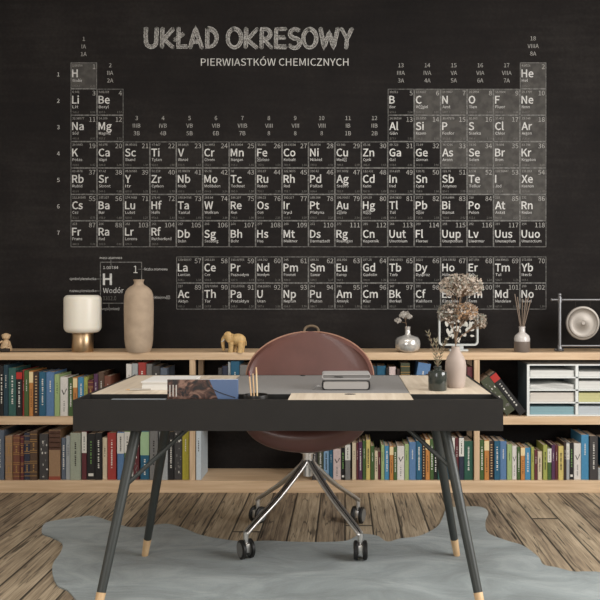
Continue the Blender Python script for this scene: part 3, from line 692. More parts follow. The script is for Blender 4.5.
def stack(side, r, frac, colname, rgb, th, label, wave=False, short=0):
    x0, x1 = (xt0+wall_t+.004, xm-.012) if side == 'left' else (xm+.012, xt1-wall_t-.004-short)
    mt = mat('paper_'+colname, rgb, .8); mt2 = mat('paper_edge_'+colname, tuple(int(v*.93) for v in rgb), .9)
    z = rows[r]+.0075
    n = max(3, int(th/.004)); b_ = MB()
    for i in range(n):
        j = rng.uniform(-.002, .002); zz = z+th*i/n
        if wave:
            m_ = 12; vs = []
            for q in range(m_+1):
                u = q/m_; zc = zz+.004*i/n*math.cos(u*PI*2+.4*i)+.004*(1-i/n)*0
                for (yy, dzv) in ((ty0+.012+abs(j), 0), (ty1-.02, 0)):
                    vs += [(x0+.002+(x1-x0-.004)*u, yy, max(zc, z)), (x0+.002+(x1-x0-.004)*u, yy, max(zc, z)+th/n*.7)]
            fs = []
            for q in range(m_):
                o_ = q*4; fs += [(o_, o_+4, o_+5, o_+1), (o_+1, o_+5, o_+7, o_+3), (o_+2, o_+3, o_+7, o_+6), (o_, o_+2, o_+6, o_+4)]
            fs += [(0,1,3,2), (m_*4, m_*4+2, m_*4+3, m_*4+1)]
            b_.add(vs, fs, mt if i % 2 else mt2)
        else: b_.box(x0+.002+j, x1-.002+j, ty0+.012+abs(j), ty1-.02, zz, zz+th/n*.93, mt if i % 2 else mt2)
    o = b_.build('paper_stack'); tag(o, label, 'paper', 'papers in the letter tray')
stack('left', 3, 0, 'white', (226, 226, 222), .036, 'thick white paper stack in the top left tray compartment')
stack('left', 2, 0, 'white', (226, 226, 222), .030, 'wavy white loose sheets in the second left tray compartment', True)
stack('left', 1, 0, 'ivory', (222, 216, 206), .052, 'ivory paper stack filling the third left tray compartment')
stack('left', 0, 0, 'aqua', (142, 176, 183), .044, 'light teal paper stack in the bottom left tray compartment')
stack('right', 3, 0, 'white', (226, 226, 222), .028, 'low white paper stack in the top right tray compartment')
stack('right', 2, 0, 'white', (226, 226, 222), .046, 'thick white paper block in the second right tray compartment')
stack('right', 1, 0, 'lemon', (206, 203, 150), .050, 'pale yellow paper stack in the third right tray compartment')
stack('right', 0, 0, 'mist', (196, 204, 208), .046, 'pale grey paper stack in the bottom right tray compartment')

# ------------------------------------------------------------------ things on top of the bookcase
DT = 4.29
# table lamp
lamp = empty('table_lamp', (sx(82.7, DT), DT, ZT), 'small table lamp with rounded opal glass shade on brass cylinder', 'lamp')
b = MB(); b.lathe([(.0585, .0005), (.0595, .002), (.0595, .108), (.058, .110), (.03, .110)], M_BRASS, 48); b.build('base', lamp)
hs = sz(295, DT)-ZT; zs0 = .1105; R = .104
prof = [(.055, zs0)]
for k in range(9):
    a = -PI/2+PI/2*k/8; prof.append((R-.032+.032*math.cos(a), zs0+.034+.034*math.sin(a)))
for k in range(9):
    a = PI/2*k/8; prof.append((R-.026+.026*math.cos(a), hs-.026+.026*math.sin(a)))
prof.append((.001, hs+.001))
b = MB(); b.lathe(prof, M_OPAL, 56); b.build('shade', lamp)
cp = spline([(-.06, .02, .004), (-.12, -.005, .003), (-.22, -.015, .003), (-.33, -.012, .003), (-.42, -.038, .003)], 8)
b = MB(); b.tube(cp, .0022, M_CORD, 8); b.build('power_cord', lamp)
b = MB(); b.bbox(-.455, -.405, -.050, -.026, .001, .022, M_CORD, .006, seg=3); b.build('cord_switch', lamp)
# tall clay vase
q = DT/F
vase = MB(); V = [(352, 11.2), (350, 12.2), (345, 13.2), (340, 13.8), (325, 14.2), (310, 14.4), (300, 14.3), (295, 13.8), (291.5, 12.6), (289, 10.8), (287, 8.4), (285.6, 5.8), (284.2, 4.7), (282.4, 4.5), (280.8, 5.2), (279.9, 5.5)]
zb = 352
prof = [(r*q, (zb-y)*q*1.0) for y, r in V]; prof += [(4.4*q, (zb-280.1)*q), (3.6*q, (zb-283)*q), (3.6*q, (zb-290)*q), (.001, (zb-292)*q)]
vase.lathe(spline([(a_, 0, b_) for a_, b_ in prof], 1) and prof, M_CLAY, 48)
v = vase.build('clay_vase', loc=(sx(139.3, DT), DT-.01, ZT+.0005)); tag(v, 'tall beige clay bottle vase with a short narrow neck', 'vase')
# carved elephant (facing left)
eo = empty('elephant_figurine', (sx(234.5, DT-.03), DT-.03, ZT), 'carved light wood elephant with lowered trunk beside the chair back', 'figurine', rz=-.25)
b = MB(); u = .0058
b.ball((.022, 0, .072), .044, M_CARVED, 20, 12, (1.05, .72, .80))
b.ball((-.006, 0, .070), .034, M_CARVED, 16, 10, (1, .8, 1))
b.ball((-.040, 0, .090), .027, M_CARVED, 16, 10, (1, .85, 1.05))
for (x, y) in ((-.012, -.019), (-.004, .017), (.045, -.019), (.040, .019)):
    b.tube([(x, y, .06), (x, y, .035), (x-.002, y, .012), (x-.004, y, .0005)], [.0185, .0150, .0140, .0155], M_CARVED, 12)
b.build('body', eo)
b = MB(); b.tube(spline([(-.058, -.002, .088), (-.069, -.003, .068), (-.070, -.003, .042), (-.066, -.004, .020), (-.064, -.004, .008)], 4), [.0135-.0004*i for i in range(17)], M_CARVED, 10); b.build('trunk', eo)
for s_ in (-1, 1):
    b = MB(); b.ball((-.026, s_*.026, .080), .022, M_CARVED, 14, 8, (.75, .22, 1.15)); b.build('ear', eo)
b = MB(); b.tube([(.064, 0, .085), (.071, 0, .06), (.070, 0, .04)], [.003, .0025, .003], M_CARVED, 8); b.build('tail', eo)
for s_ in (-1, 1):
    b = MB(); b.tube([(-.056, s_*.011, .073), (-.066, s_*.014, .062), (-.076, s_*.014, .060)], [.004, .003, .0015], M_PAPER, 8); b.build('tusk', eo)
# seated figurine, far left
fo = empty('wooden_figurine', (sx(6.2, DT+.06), DT+.06, ZT), 'small pale wooden seated figurine at the far left of the bookcase', 'figurine')
b = MB(); b.lathe([(.030, .0005), (.033, .008), (.031, .025), (.022, .050), (.014, .062), (.012, .066)], M_FIGWOOD, 20)
b.build('body', fo)
b = MB(); b.ball((0, -.002, .084), .0225, M_FIGWOOD, 18, 12, (1.02, .95, .92)); b.ball((0, -.024, .079), .006, M_FIGWOOD, 10, 6); b.build('head', fo)
for s_ in (-1, 1): b = MB(); b.ball((s_*.022, 0, .090), .0075, M_FIGWOOD, 10, 8, (.6, .6, 1)); b.build('ear', fo)
b = MB(); b.tube(spline([(-.018, -.004, .058), (-.032, -.01, .050), (-.044, -.014, .052)], 4), .0055, M_FIGWOOD, 8); b.build('arm', fo)
b = MB(); b.tube(spline([(.018, -.004, .056), (.028, -.014, .042), (.026, -.026, .028)], 4), .0055, M_FIGWOOD, 8); b.build('arm', fo)
for s_ in (-1, 1): b = MB(); b.tube([(s_*.012, -.022, .014), (s_*.016, -.045, .010)], [.010, .008], M_FIGWOOD, 10); b.ball((s_*.016, -.048, .011), .010, M_CORD, 10, 8); b.build('leg', fo)
# silver vase with sprig
so = empty('silver_vase', (sx(407.4, DT), DT-.02, ZT), 'squat mercury glass vase with narrow neck beside the chair back', 'vase')
q = (DT-.02)/F
V = [(.001, 0), (5.5, 0), (8, .4), (11, 2.2), (12.3, 4.8), (12.6, 8.4), (12.2, 12), (10.6, 14.4), (7, 15.8), (3.6, 16.8), (2.7, 18), (2.5, 22), (2.7, 24.8), (3, 25.2), (2.4, 25.2), (2, 22), (2, 17)]
b = MB(); b.lathe([(r*q, z*q+.0005) for r, z in V], M_SILVER, 48); b.build('body', so)
sp_ = empty('white_blossom_sprig', (so.location.x, so.location.y, ZT+.10), 'white dried blossom sprig standing in the squat silver vase', 'dried flower')
b = MB()
def pxp(px, py, d=DT-.02, base=None):       # local position of a picture point relative to the sprig's base
    return (sx(px, d)-sp_.location.x, 0, sz(py, d)-sp_.location.z)
b.tube(spline([(0, 0, -.01), pxp(406, 323), pxp(404.5, 317)], 6), .0016, M_DRYSTEM, 6); b.tube([pxp(406, 323), pxp(400, 321.5)], .0012, M_DRYSTEM, 6); b.tube([pxp(405.4, 320), pxp(409, 315)], .0012, M_DRYSTEM, 6); b.build('stem', sp_)
r2 = random.Random(3)
def blossom(mb, c, r, n, mt, rs=random):
    for _ in range(n):
        a1, a2 = rs.uniform(0, 2*PI), rs.uniform(-1, 1); rr = r*rs.uniform(.6, 1)
        p = Vector((c[0]+rr*math.cos(a1)*math.sqrt(1-a2*a2), c[1]+rr*math.sin(a1)*math.sqrt(1-a2*a2)*.8, c[2]+rr*a2*.7))
        M = Matrix.Translation(p) @ Matrix.Rotation(rs.uniform(0, 6), 4, Vector((rs.random(), rs.random(), rs.random())).normalized())
        s = .0045*rs.uniform(.7, 1.3)
        for k in range(4):
            A = Matrix.Rotation(k*PI/2, 4, 'Z')
            mb.add([(0, 0, 0), (s, -s*.5, s*.3), (s*1.5, 0, s*.4), (s, s*.5, s*.3)], [(0,1,2,3)], mt, False, M @ A)
for (x, y, r, n) in ((398, 320.5, .020, 55), (405, 314.5, .028, 90), (409.5, 316.5, .016, 40), (402, 316, .016, 36)):
    b = MB(); blossom(b, pxp(x, y), r, n, M_DRYWHITE, r2); b.build('blossom', sp_)
# glass frame with pressed leaves
GD = DT+.04
go = empty('pressed_leaf_display', (sx(458.2, GD), GD, ZT), 'clear rounded glass frame with pressed pale leaves behind the dried flowers', 'picture frame')
gw, g0, g1 = 19.8*GD/F, sz(345.5, GD)-ZT, sz(311, GD)-ZT
def rrect(w_, z0, z1, r, n=6):
    out = []
    for (cx_, cz_, a0) in ((w_-r, z0+r, -90), (w_-r, z1-r, 0), (-w_+r, z1-r, 90), (-w_+r, z0+r, 180)):
        for k in range(n+1):
            a = math.radians(a0+90*k/n); out.append((cx_+r*math.cos(a), cz_+r*math.sin(a)))
    return out
outer, inner = rrect(gw, g0, g1, .024), rrect(gw-.010, g0+.010, g1-.010, .016)
b = MB(); n = len(outer); vs = []
for y in (-.018, .018): vs += [(x, y, z) for x, z in outer]+[(x, y, z) for x, z in inner]
fs = []
for i in range(n):
    j = (i+1) % n
    fs += [(i, j, n+j, n+i), (2*n+i, 3*n+i, 3*n+j, 2*n+j), (i, 2*n+i, 2*n+j, j), (n+i, n+j, 3*n+j, 3*n+i)]
b.add(vs, fs, M_GLASSRIM); b.build('rim', go)
b = MB(); b.prism(inner, -.0015, .0015, M_GLASS); b.build('pane', go)
r3 = random.Random(11)
b = MB()
for k in range(38):
    cx_, cz_ = r3.uniform(-gw*.68, gw*.68), r3.uniform(g0+.035, g1-.05); an = r3.uniform(0, 2*PI); L = r3.uniform(.022, .042)
    M = Matrix.Translation((cx_, -.0035-.0004*k, cz_)) @ Matrix.Rotation(an, 4, 'Y')
    b.add([(0, 0, 0), (L*.3, 0, L*.24), (L*.7, 0, L*.2), (L, -.001, 0), (L*.7, 0, -L*.2), (L*.3, 0, -L*.24), (0, .0006, 0)], [(0,1,2,3,4,5)], mat('pressed_leaf', (200, 198, 190), .8), False, M)
b.build('pressed_leaves', go)
b = MB(); b.bbox(-.055, .055, -.03, .03, .0005, .012, M_GLASSRIM, .004, seg=3); b.bbox(-.03, .03, -.012, .012, .012, g0+.001, M_GLASSRIM, .004, seg=3); b.build('foot', go)
# reed diffuser
RD = DT-.02; q = RD/F
ro = empty('reed_diffuser', (sx(522, RD), RD, ZT), 'small bottle with grey liquid and upright reeds near the gong', 'reed diffuser')
b = MB(); b.lathe([(.001, .0005), (7.4*q, .0005), (7.9*q, .004), (7.9*q, 10.6*q), (7.7*q, 10.8*q)], M_FROST, 32); b.build('liquid', ro)
b = MB(); b.lathe([(7.8*q, 10.8*q), (7.9*q, 13.5*q), (7*q, 16.5*q), (4.4*q, 18.8*q), (3.1*q, 19.8*q), (3*q, 24*q), (3.3*q, 24.3*q), (3.3*q, 25.5*q), (2.6*q, 25.5*q), (2.4*q, 20*q), (6*q, 12*q)], M_WHITEGLASS, 32, cap=False); b.build('bottle', ro)
for (px, py, y) in ((515.2, 294, .012), (517, 297, -.01), (523, 299, .015), (525.5, 298, -.008), (528.8, 296.5, .01), (530.5, 300, -.004)):
    tx = sx(px, RD)-ro.location.x; tz = sz(py, RD)-ZT
    b = MB(); b.tube([((tx > 0)*.004-.002, 0, 13*q), (tx*.25, y*.3, 26*q), (tx, y, tz)], 0.0025, M_REED, 7); b.build('reed', ro)
# gong
GG = DT+.02
gg = empty('gong_stand', (sx(582.7, GG), GG, ZT), 'silver tabletop gong on tubular stand at the right of the bookcase', 'gong')
def gx(px): return sx(px, GG)-gg.location.x
def gz(py): return sz(py, GG)-ZT
for s_ in (-1, 1):
    xp = s_*abs(gx(559.6))
    b = MB(); b.tube([(xp, 0, .01), (xp, 0, gz(296))], .0108, M_STEEL, 14); b.ball((xp, 0, gz(294.8)), .0125, M_STEEL, 14, 8)
    b.tube([(xp, 0, gz(297)), (xp, 0, gz(302.5))], .0145, M_STEEL, 14); b.build('post', gg)
    b = MB(); b.ball((xp, -.012, .0085), .010, M_STEEL, 12, 8, (1.1, 1.4, .8)); b.ball((xp-.017, .01, .0085), .010, M_STEEL, 12, 8, (1.3, 1, .8)); b.ball((xp+.017, .01, .0085), .010, M_STEEL, 12, 8, (1.3, 1, .8))
    b.tube([(xp, 0, .004), (xp, 0, .03)], [.02, .0135], M_STEEL, 14); b.build('foot', gg)
for py, r_ in ((299.8, .0075), (345.8, .0070)):
    e = .145+(.035 if py < 310 else 0)
    b = MB(); b.tube([(-e, 0, gz(py)), (e, 0, gz(py))], r_, M_STEEL, 12)
    if py < 310:
        for s_ in (-1, 1): b.ball((s_*e, 0, gz(py)), .010, M_STEEL, 12, 8)
    b.build('crossbar', gg)
for px in (575.5, 589.9):
    b = MB(); b.tube([(gx(px), 0, gz(300)), (gx(px), -.003, gz(309.5))], .0016, M_CORD, 6); b.build('hanging_string', gg)
R = 17*GG/F
b = MB(); b.lathe([(.001, .012), (R*.10, .012), (R*.18, .004), (R*.6, .002), (R*.78, .004), (R*.84, .010), (R*.88, .004), (R*.97, .002), (R, -.006), (R*.98, -.010), (.001, -.006)], mat('polished_gong', (158, 151, 143), .5, metal=.6), 64, M=Matrix.Translation((0, -.004, gz(323))) @ Matrix.Rotation(PI/2, 4, 'X'))
b.build('disc', gg)

# ------------------------------------------------------------------ desk
DX0, DX1, DY0, DY1 = -1.010, .5875, 2.758, 3.56; DZ, DZ0 = .75, .635
desk = empty('desk', ((DX0+DX1)/2, DY0, 0), 'black writing desk with pale wood top panels and splayed legs', 'desk')
TR0, TR1 = 2.783, 2.915; ZB = DZ-.075
b = MB(); rim = .012
b.box(DX0, DX1, DY0, TR0, DZ0, DZ, M_BLACK); b.box(DX0, DX1, DY1-.015, DY1, DZ0, DZ, M_BLACK)
b.box(DX0, DX0+rim, TR0, DY1-.015, DZ0, DZ, M_BLACK); b.box(DX1-rim, DX1, TR0, DY1-.015, DZ0, DZ, M_BLACK)
b.box(DX0+rim, DX1-rim, TR0, DY1-.015, DZ0, DZ0+.01, M_BLACK); part(b, 'body', desk)
b = MB(); b.box(DX0+rim+.001, DX1-rim-.001, TR0+.001, TR1-.001, ZB-.006, ZB, M_TROUGH); b.box(DX0+rim+.001, DX1-rim-.001, TR1-.006, TR1, ZB-.006, DZ-.0005, M_TROUGH); b.box(DX0+rim+.001, DX1-rim-.001, TR0+.0005, TR0+.003, ZB-.006, DZ-.002, M_TROUGH); part(b, 'pen_trough', desk, 'dark open trough along the front edge')
XA, XBk = -.500, .256
e = .0015
b = MB(); b.box(DX0+rim+e, XA-e, TR1, DY1-.016, DZ-.02, DZ, M_DESKWOOD); part(b, 'top_panel', desk, 'pale wood panel')
b = MB(); b.box(XBk+e, DX1-rim-e, TR1, DY1-.016, DZ-.02, DZ, M_DESKWOOD); part(b, 'top_panel', desk, 'pale wood panel')
b = MB(); b.box(XA+e, XBk-e, TR1+.025, DY1-.016, DZ-.02, DZ, M_PAD); b.tube([(-.2, DY1-.03, DZ-.002), (-.2, DY1-.03, DZ+.003)], .012, M_TROUGH, 16); part(b, 'writing_panel', desk, 'grey panel in the middle')
b = MB(); b.box(-.212, XBk-e, TR0-.024, TR1+.023, DZ-.004, DZ+.0005, M_DESKWOOD)
M = Matrix.Translation((sx(350, 2.92), 2.905, DZ+.0006)) @ Matrix.Diagonal((1.8, 1, 1, 1)); b.lathe([(.001, 0), (.012, 0), (.012, .0012), (.001, .0012)], M_TROUGH, 20, M=M); part(b, 'trough_lid', desk, 'pale wood lid with a dark finger notch')
b = MB(); b.box(XA+e, -.214, TR1, TR1+.023, DZ-.02, DZ, M_PAD); part(b, 'filler_strip', desk)
legs = [((-.875, 2.61), (-.795, 2.84)), ((.485, 2.61), (.380, 2.84)), ((-.867, 3.22), (-.735, 3.08)), ((.485, 3.22), (.367, 3.08))]
for (f, t_) in legs:
    P0 = Vector((f[0], f[1], .0005 if f[1] < 0 else .009)); P1 = Vector((t_[0], t_[1], DZ0-.0005)); k = (.085-P0.z)/(P1.z-P0.z); Pm = P0.lerp(P1, k)
    lo = bpy.data.objects.new('leg', None)
    b = MB(); b.tube([Pm, P1], [.0162, .0205], M_DGREY, 20); lg = part(b, 'leg', desk)
    b = MB(); b.tube([P0, Pm], [.0140, .0168], M_TIP, 20)
    o = b.build('foot_tip', lg); o['label'] = 'pale wood tip'
    for v_ in o.data.vertices: v_.co = v_.co-Vector(desk.location)
for (p0, p1) in (((-.823, 2.764, .425), (-.594, 2.85, DZ0-.001)), ((.403, 2.786, .487), (.232, 2.85, DZ0-.001))):
    b = MB(); b.tube([p0, p1], .0085, M_DGREY, 12); part(b, 'brace', desk)

# things on the desk
def at(px, py, z=DZ): d = dz(py, z); return sx(px, d), d
# photo book standing upright in the trough
dpb = 2.835
o = empty('photo_book', (sx(203, dpb), dpb, ZB), 'photo book with brown and blue picture cover standing in desk trough', 'book')
hw = 35*dpb/F; zh = sz(379.3, dpb)-ZB
b = MB(); b.bbox(-hw, hw, -.011, -.0085, .0005, zh, M_PICTURE, .0008, seg=1); b.bbox(-hw, hw, .0085, .011, .0005, zh, M_PICTURE, .0008, seg=1); b.box(-hw, -hw+.002, -.011, .011, .0005, zh, M_PICTURE); cov = b.build('cover', o)
b = MB(); b.box(-hw+.002, hw-.003, -.0084, .0084, .003, zh-.001, M_PAPER); b.build('pages', o)
b = MB()
for k in range(3):     # dark branch-like curve and pale figures printed on the cover
    b.tube(spline([(.015, -.0112, zh*.97), (.03+.004*k, -.0112, zh*.80), (.065, -.0112, zh*.66), (.125, -.0112, zh*.52)], 6), .0016, M_DARKINK, 5) if k == 0 else None
b.build('cover_line', o); b = MB()
for k in range(3): b.box(-hw+.008+.012*k, -hw+.012+.012*k, -.0113, -.0108, zh*.55, zh*.86, M_DRYWHITE)
b.build('cover_figures', o)
# white box of paper
pd = 3.02
o = empty('paper_stack', (sx(168, pd), pd, DZ), 'stack of white paper behind the photo book on the desk', 'paper')
x0, x1 = sx(142, pd)-o.location.x, sx(190, pd)-o.location.x
b = MB(); n = 7
for k in range(n):
    j = rng.uniform(-.0015, .0015); b.box(x0+j, x1+j, j, .20+j, .0005+.0045*k, .0005+.0045*k+.0042, M_PAPER)
b.build('sheets', o)
b = MB(); b.box(x0-.004, x1+.004, -.004, .206, .0323, .0353, mat('white_card', (236, 234, 230), .5)); b.build('top_card', o)
x, d_ = at(137, 390.5)
o = empty('pencil', (x, d_, DZ), 'pale pencil lying on the desk left of the white paper stack', 'pencil', rz=.1)
b = MB(); b.tube([(-.028, 0, .0045), (.055, 0, .0045)], .004, mat('pencil_paint', (176, 170, 160), .4), 6); b.build('shaft', o)
b = MB(); b.tube([(-.046, 0, .0045), (-.028, 0, .0045)], [.0006, .004], M_TIP, 6); b.build('point', o)
b = MB(); b.box(-.18*0+sx(112, 2.77)-0, sx(166, 2.77), 2.7635, 2.7805, DZ+.0005, DZ+.0025, mat('ruler_metal', (150, 158, 166), .35, metal=.6)); o = b.build('ruler'); tag(o, 'grey metal ruler lying along the front edge of the desk', 'ruler')
# pen cup in the trough
cd = 2.848; cxx = sx(256, cd)
o = empty('pen_cup', (cxx, cd, ZB), 'round black cup standing in the desk trough', 'cup')
cz = DZ+.008-ZB
b = MB(); b.lathe([(.001, .0005), (.040, .0005), (.043, .006), (.047, cz-.003), (.0465, cz), (.044, cz), (.041, .012), (.001, .008)], mat('cup_black', (34, 32, 30), .4), 36); b.build('body', o)
for (tp, bt, mt_, nm, lb) in (((248.6, 371), (252.6, 396), mat('pencil_red', (116, 48, 42), .5), 'pencil', 'red tipped pencil leaning left in the black cup'), ((255.8, 367.5), (257.8, 396), M_TIP, 'pencil', 'pale wood pencil standing nearly upright in the black cup'), ((252.5, 374), (255, 396), mat('pencil_tan', (196, 168, 132), .5), 'pencil', 'short tan pencil between two taller ones in the black cup')):
    px0 = Vector((sx(tp[0], cd), cd+.012, sz(tp[1], cd))); px1 = Vector((sx(bt[0], cd), cd+.0, ZB+.012))
    r = empty(nm, px1, lb, 'pencil', 'pencils in the cup'); mid = px1.lerp(px0, .86)
    b = MB(); b.tube([Vector((0, 0, 0)), mid-px1], .0034, M_TIP if mt_ is not M_TIP else mat('pencil_natural', (214, 190, 150), .5), 6); b.build('shaft', r)
    b = MB(); b.tube([mid-px1, px0-px1], [.0036, .0030], mt_, 6); b.build('tip', r)
# notebooks
nd = 3.02
o = empty('notebook', (sx(346, nd), nd, DZ), 'thick grey notebook with dark rounded cover lying in middle of the desk', 'notebook')
hw = 24.2*nd/F; t0 = .041
def ubox(mb, hw, y0, y1, z0, z1, r, mt, th=.003):    # rounded flat sleeve open to the front
    out = rrect(hw, z0, z1, r, 6); inn = rrect(hw-th, z0+th, z1-th, max(.001, r-th), 6); n = len(out)
    vs = []
    for y in (y0, y1): vs += [(x, y, z) for x, z in out]+[(x, y, z) for x, z in inn]
    fs = []
    for i in range(n):
        j = (i+1) % n
        fs += [(i, j, n+j, n+i), (2*n+i, 3*n+i, 3*n+j, 2*n+j), (i, 2*n+i, 2*n+j, j), (n+i, n+j, 3*n+j, 3*n+i)]
    mb.add(vs, fs, mt, False)
b = MB(); ubox(b, hw, 0, .13, .0005, t0, .014, mat('notebook_dark_edge', (40, 38, 38), .5)); b.build('cover', o)
b = MB(); b.prism(rrect(hw-.0065, .0045, t0-.005, .010, 6), .002, .128, mat('notebook_pages', (158, 154, 150), .8)); b.build('pages', o)
b = MB(); b.prism(rrect(hw-.004, t0+.0003, t0+.004, .0015, 3), .0, .128, mat('notebook_grey', (134, 132, 130), .6)); b.build('top_cover', o)
b = MB(); b.tube(spline([(-hw+.004, .01, .012), (-hw-.018, .0, .018), (-hw-.030, .012, .006), (-hw-.036, .03, .003)], 6), .0024, mat('grey_ribbon', (150, 148, 146), .6), 6); b.build('ribbon', o)
o2 = empty('notebook', (sx(346.5, nd), nd+.01, DZ+t0+.0043), 'slim light grey notebook on top of the thick grey notebook', 'notebook', rz=.03)
b = MB(); ubox(b, hw+.001, 0, .125, .0003, .019, .008, mat('notebook_light', (168, 166, 164), .6), .003); b.prism(rrect(hw-.0025, .0036, .0155, .005, 4), .0015, .122, mat('notebook_pages_dim', (110, 108, 106), .8)); b.build('cover', o2)
b = MB(); b.tube([(-hw*.5, -.001, .010), (-hw*.15, -.001, .008)], .0018, M_DARKINK, 6); b.build('clasp', o2)
# white vase
wd_ = 3.115
o = empty('porcelain_vase', (sx(455.6, wd_), wd_, DZ), 'matte white bottle vase holding large dried flowers on the desk', 'vase')
q = wd_/F; yb = 386.9
V = [(388.3, .2), (388.3, 8.3), (387, 9), (383, 9.6), (375, 10.2), (367, 10.5), (361, 10.1), (356, 8.5), (352, 6.2), (349, 4.6), (346.5, 4.0), (345, 4.2), (344.6, 4.0), (345, 3.2), (350, 3.0)]
b = MB(); b.lathe([(r*q, (yb-y)*q*.93) for y, r in V], M_VASEW, 40); vv = b.build('body', o)
vv.location.z = -min(v_.co.z for v_ in vv.data.vertices)+.0005
# dark jar
jd = 3.025
o = empty('glass_jar', (sx(437.6, jd), jd, DZ), 'squat smoky green glass jar beside the white vase', 'jar')
q = jd/F
b = MB(); b.lathe([(.001, .0005), (8.6*q, .0005), (9.3*q, .005), (9.5*q, 17*q), (9.1*q, 18.6*q), (6.6*q, 19.6*q), (3.8*q, 20.2*q), (3.7*q, 22.5*q), (4.3*q, 23*q), (4.3*q, 24*q), (3.2*q, 24*q), (2.9*q, 20*q)], M_SMOKE, 36); b.build('body', o)
# leafy sprigs in the jar
r4 = random.Random(5)
for (tx, ty, lb) in ((428.5, 334, 'dry leafy sprig arching left out of the smoky jar'), (436.5, 341, 'short dry leafy sprig standing upright in the smoky jar'), (445, 340, 'dry leafy sprig leaning right out of the smoky jar')):
    base = Vector((sx(437.6, jd), jd, DZ+21*q)); r = empty('dried_sprig', base, lb, 'dried sprig', 'sprigs in the smoky jar')
    tip = Vector((sx(tx, jd), jd+r4.uniform(-.02, .02), sz(ty, jd)))-base; midp = Vector((tip.x*.35, tip.y*.4, tip.z*.5))
    cv = spline([(0, 0, -.03), (0, 0, 0), midp, tip], 8); b = MB(); b.tube(cv, [.0014]*len(cv), M_DRYSTEM, 6); b.build('stem', r)
    b = MB(); ml = mat('dry_olive_leaf', (116, 110, 88), .7)
    for k in range(10, len(cv), 2):
        for s_ in (-1, 1):
            L = .022*r4.uniform(.7, 1.2); p = cv[k]; t_ = (cv[min(k+1, len(cv)-1)]-cv[k-1]).normalized()
            A = t_*L*.9+Vector((s_*L*.45, r4.uniform(-.4, .4)*L, 0)); N = Vector((t_.z, .3, -t_.x)).normalized()*L*.13
            b.add([p, p+A*.4+N, p+A, p+A*.4-N], [(0,1,2,3)], ml)
    b.build('leaves', r)
# dried hydrangea heads in the white vase
mtan = [mat('dry_floret_a', (168, 152, 136), .85), mat('dry_floret_b', (204, 190, 176), .85), mat('dry_floret_c', (150, 152, 140), .85), mat('dry_floret_d', (184, 148, 112), .85), mat('dry_floret_e', (128, 116, 106), .85)]
def head(parent, c, rx, ry, rz_, n, pal, rs):
    b = MB(); o3 = []
    for _ in range(n):
        a1 = rs.uniform(0, 2*PI); zz = rs.uniform(-.75, 1); rr = math.sqrt(max(0, 1-zz*zz)); k_ = rs.uniform(.72, 1.02)
        p = Vector((c[0]+rx*rr*math.cos(a1)*k_, c[1]+ry*rr*math.sin(a1)*k_, c[2]+rz_*zz*k_))
        M = Matrix.Translation(p) @ Matrix.Rotation(rs.uniform(0, 6), 4, Vector((rs.uniform(-1, 1), rs.uniform(-1, 1), rs.uniform(-1, 1)+.01)).normalized())
        s = .0042*rs.uniform(.7, 1.25); mt = rs.choice(pal)
        for k in range(4):
            A = Matrix.Rotation(k*PI/2, 4, 'Z'); b.add([(0, 0, 0), (s, -s*.55, s*.25), (s*1.5, 0, s*.5), (s, s*.55, s*.25)], [(0,1,2,3)], mt, False, M @ A)
        if rs.random() < .10: b.tube([Vector((c[0], c[1], c[2]-rz_*.8)), p], .0007, M_DRYSTEM, 4)
    return b.build('flower_head', parent)
vx, vd = sx(455.6, wd_), wd_
r5 = random.Random(21)
for (hx, hy, rx, rz_, n, pal, lb, bend) in (
    (461.5, 286.5, 22.5, 13, 620, [mtan[0], mtan[1], mtan[2], mtan[1]], 'tall dried hydrangea stem with the topmost wide pale head', .0),
    (449, 313.5, 11.5, 11.5, 330, [mtan[2], mtan[1], mtan[0], mtan[4]], 'grey dried hydrangea stem leaning left under the topmost head', .01),
    (466, 312, 11.5, 9.5, 300, [mtan[3], mtan[0], mtan[3], mtan[1]], 'orange brown dried hydrangea stem in middle of the white vase bunch', -.01),
    (480.5, 322, 6.5, 8.5, 150, [mtan[1], mtan[0], mtan[2]], 'small grey dried hydrangea stem hanging out to the right', .0)):
    base = Vector((vx, vd, DZ+.165)); r = empty('dried_hydrangea', base, lb, 'dried flower', 'dried hydrangeas in the white vase')
    c = Vector((sx(hx, vd), vd+bend, sz(hy, vd)))-base; rxm, rzm = rx*vd/F, rz_*vd/F
    head(r, c, rxm, rxm*.85, rzm, n, pal, r5)
    b = MB(); cv = spline([(0, 0, -.06), (0, 0, .01), (c.x*.28, c.y*.3, c.z*.5), (c.x, c.y, c.z-rzm*.3)], 6); b.tube(cv, [.0022]*len(cv), M_DRYSTEM, 7)
    for _ in range(9):
        e_ = Vector((c.x+r5.uniform(-.7, .7)*rxm, c.y+r5.uniform(-.5, .5)*rxm, c.z+r5.uniform(-.2, .5)*rzm)); b.tube([cv[-6], (cv[-6]+e_)*.5+Vector((0, 0, -.004)), e_], .0009, M_DRYSTEM, 5)
    b.build('stem', r)

# ------------------------------------------------------------------ rug
RP = [(42,534),(44.5,525),(56,521.5),(72,519.5),(90,517),(103,520),(127,528),(143,528),(167,525),(185,530),(200,536),(220,540),(245,543),(267,542),(290,543),(317,543.5),(347,542),(360,535.5),(377,537),(387,543),(400,540),(420,537),(437,528),(443,518),(447,509.5),(460,508),(480,508),(488,513),(485.5,522),(488,534),(507,542),(523,547),(538,558),(543.5,566),(557,569),(573,573),(587,573),(605,575),(640,590),(668,612),(672,650),(600,700),(420,712),(330,690),(250,712),(120,700),(84,660),(96,630),(78,604),(68,592),(58,587),(53,577),(53,565),(61,553),(62,544),(51,538)]
pts = [(sx(a, dz(b_, 0)), dz(b_, 0), 0) for a, b_ in RP]
ol = spline(pts, 5, True)
bm = bmesh.new()
vs = [bm.verts.new(p) for p in ol]; f = bm.faces.new(vs)
bmesh.ops.triangulate(bm, faces=[f])
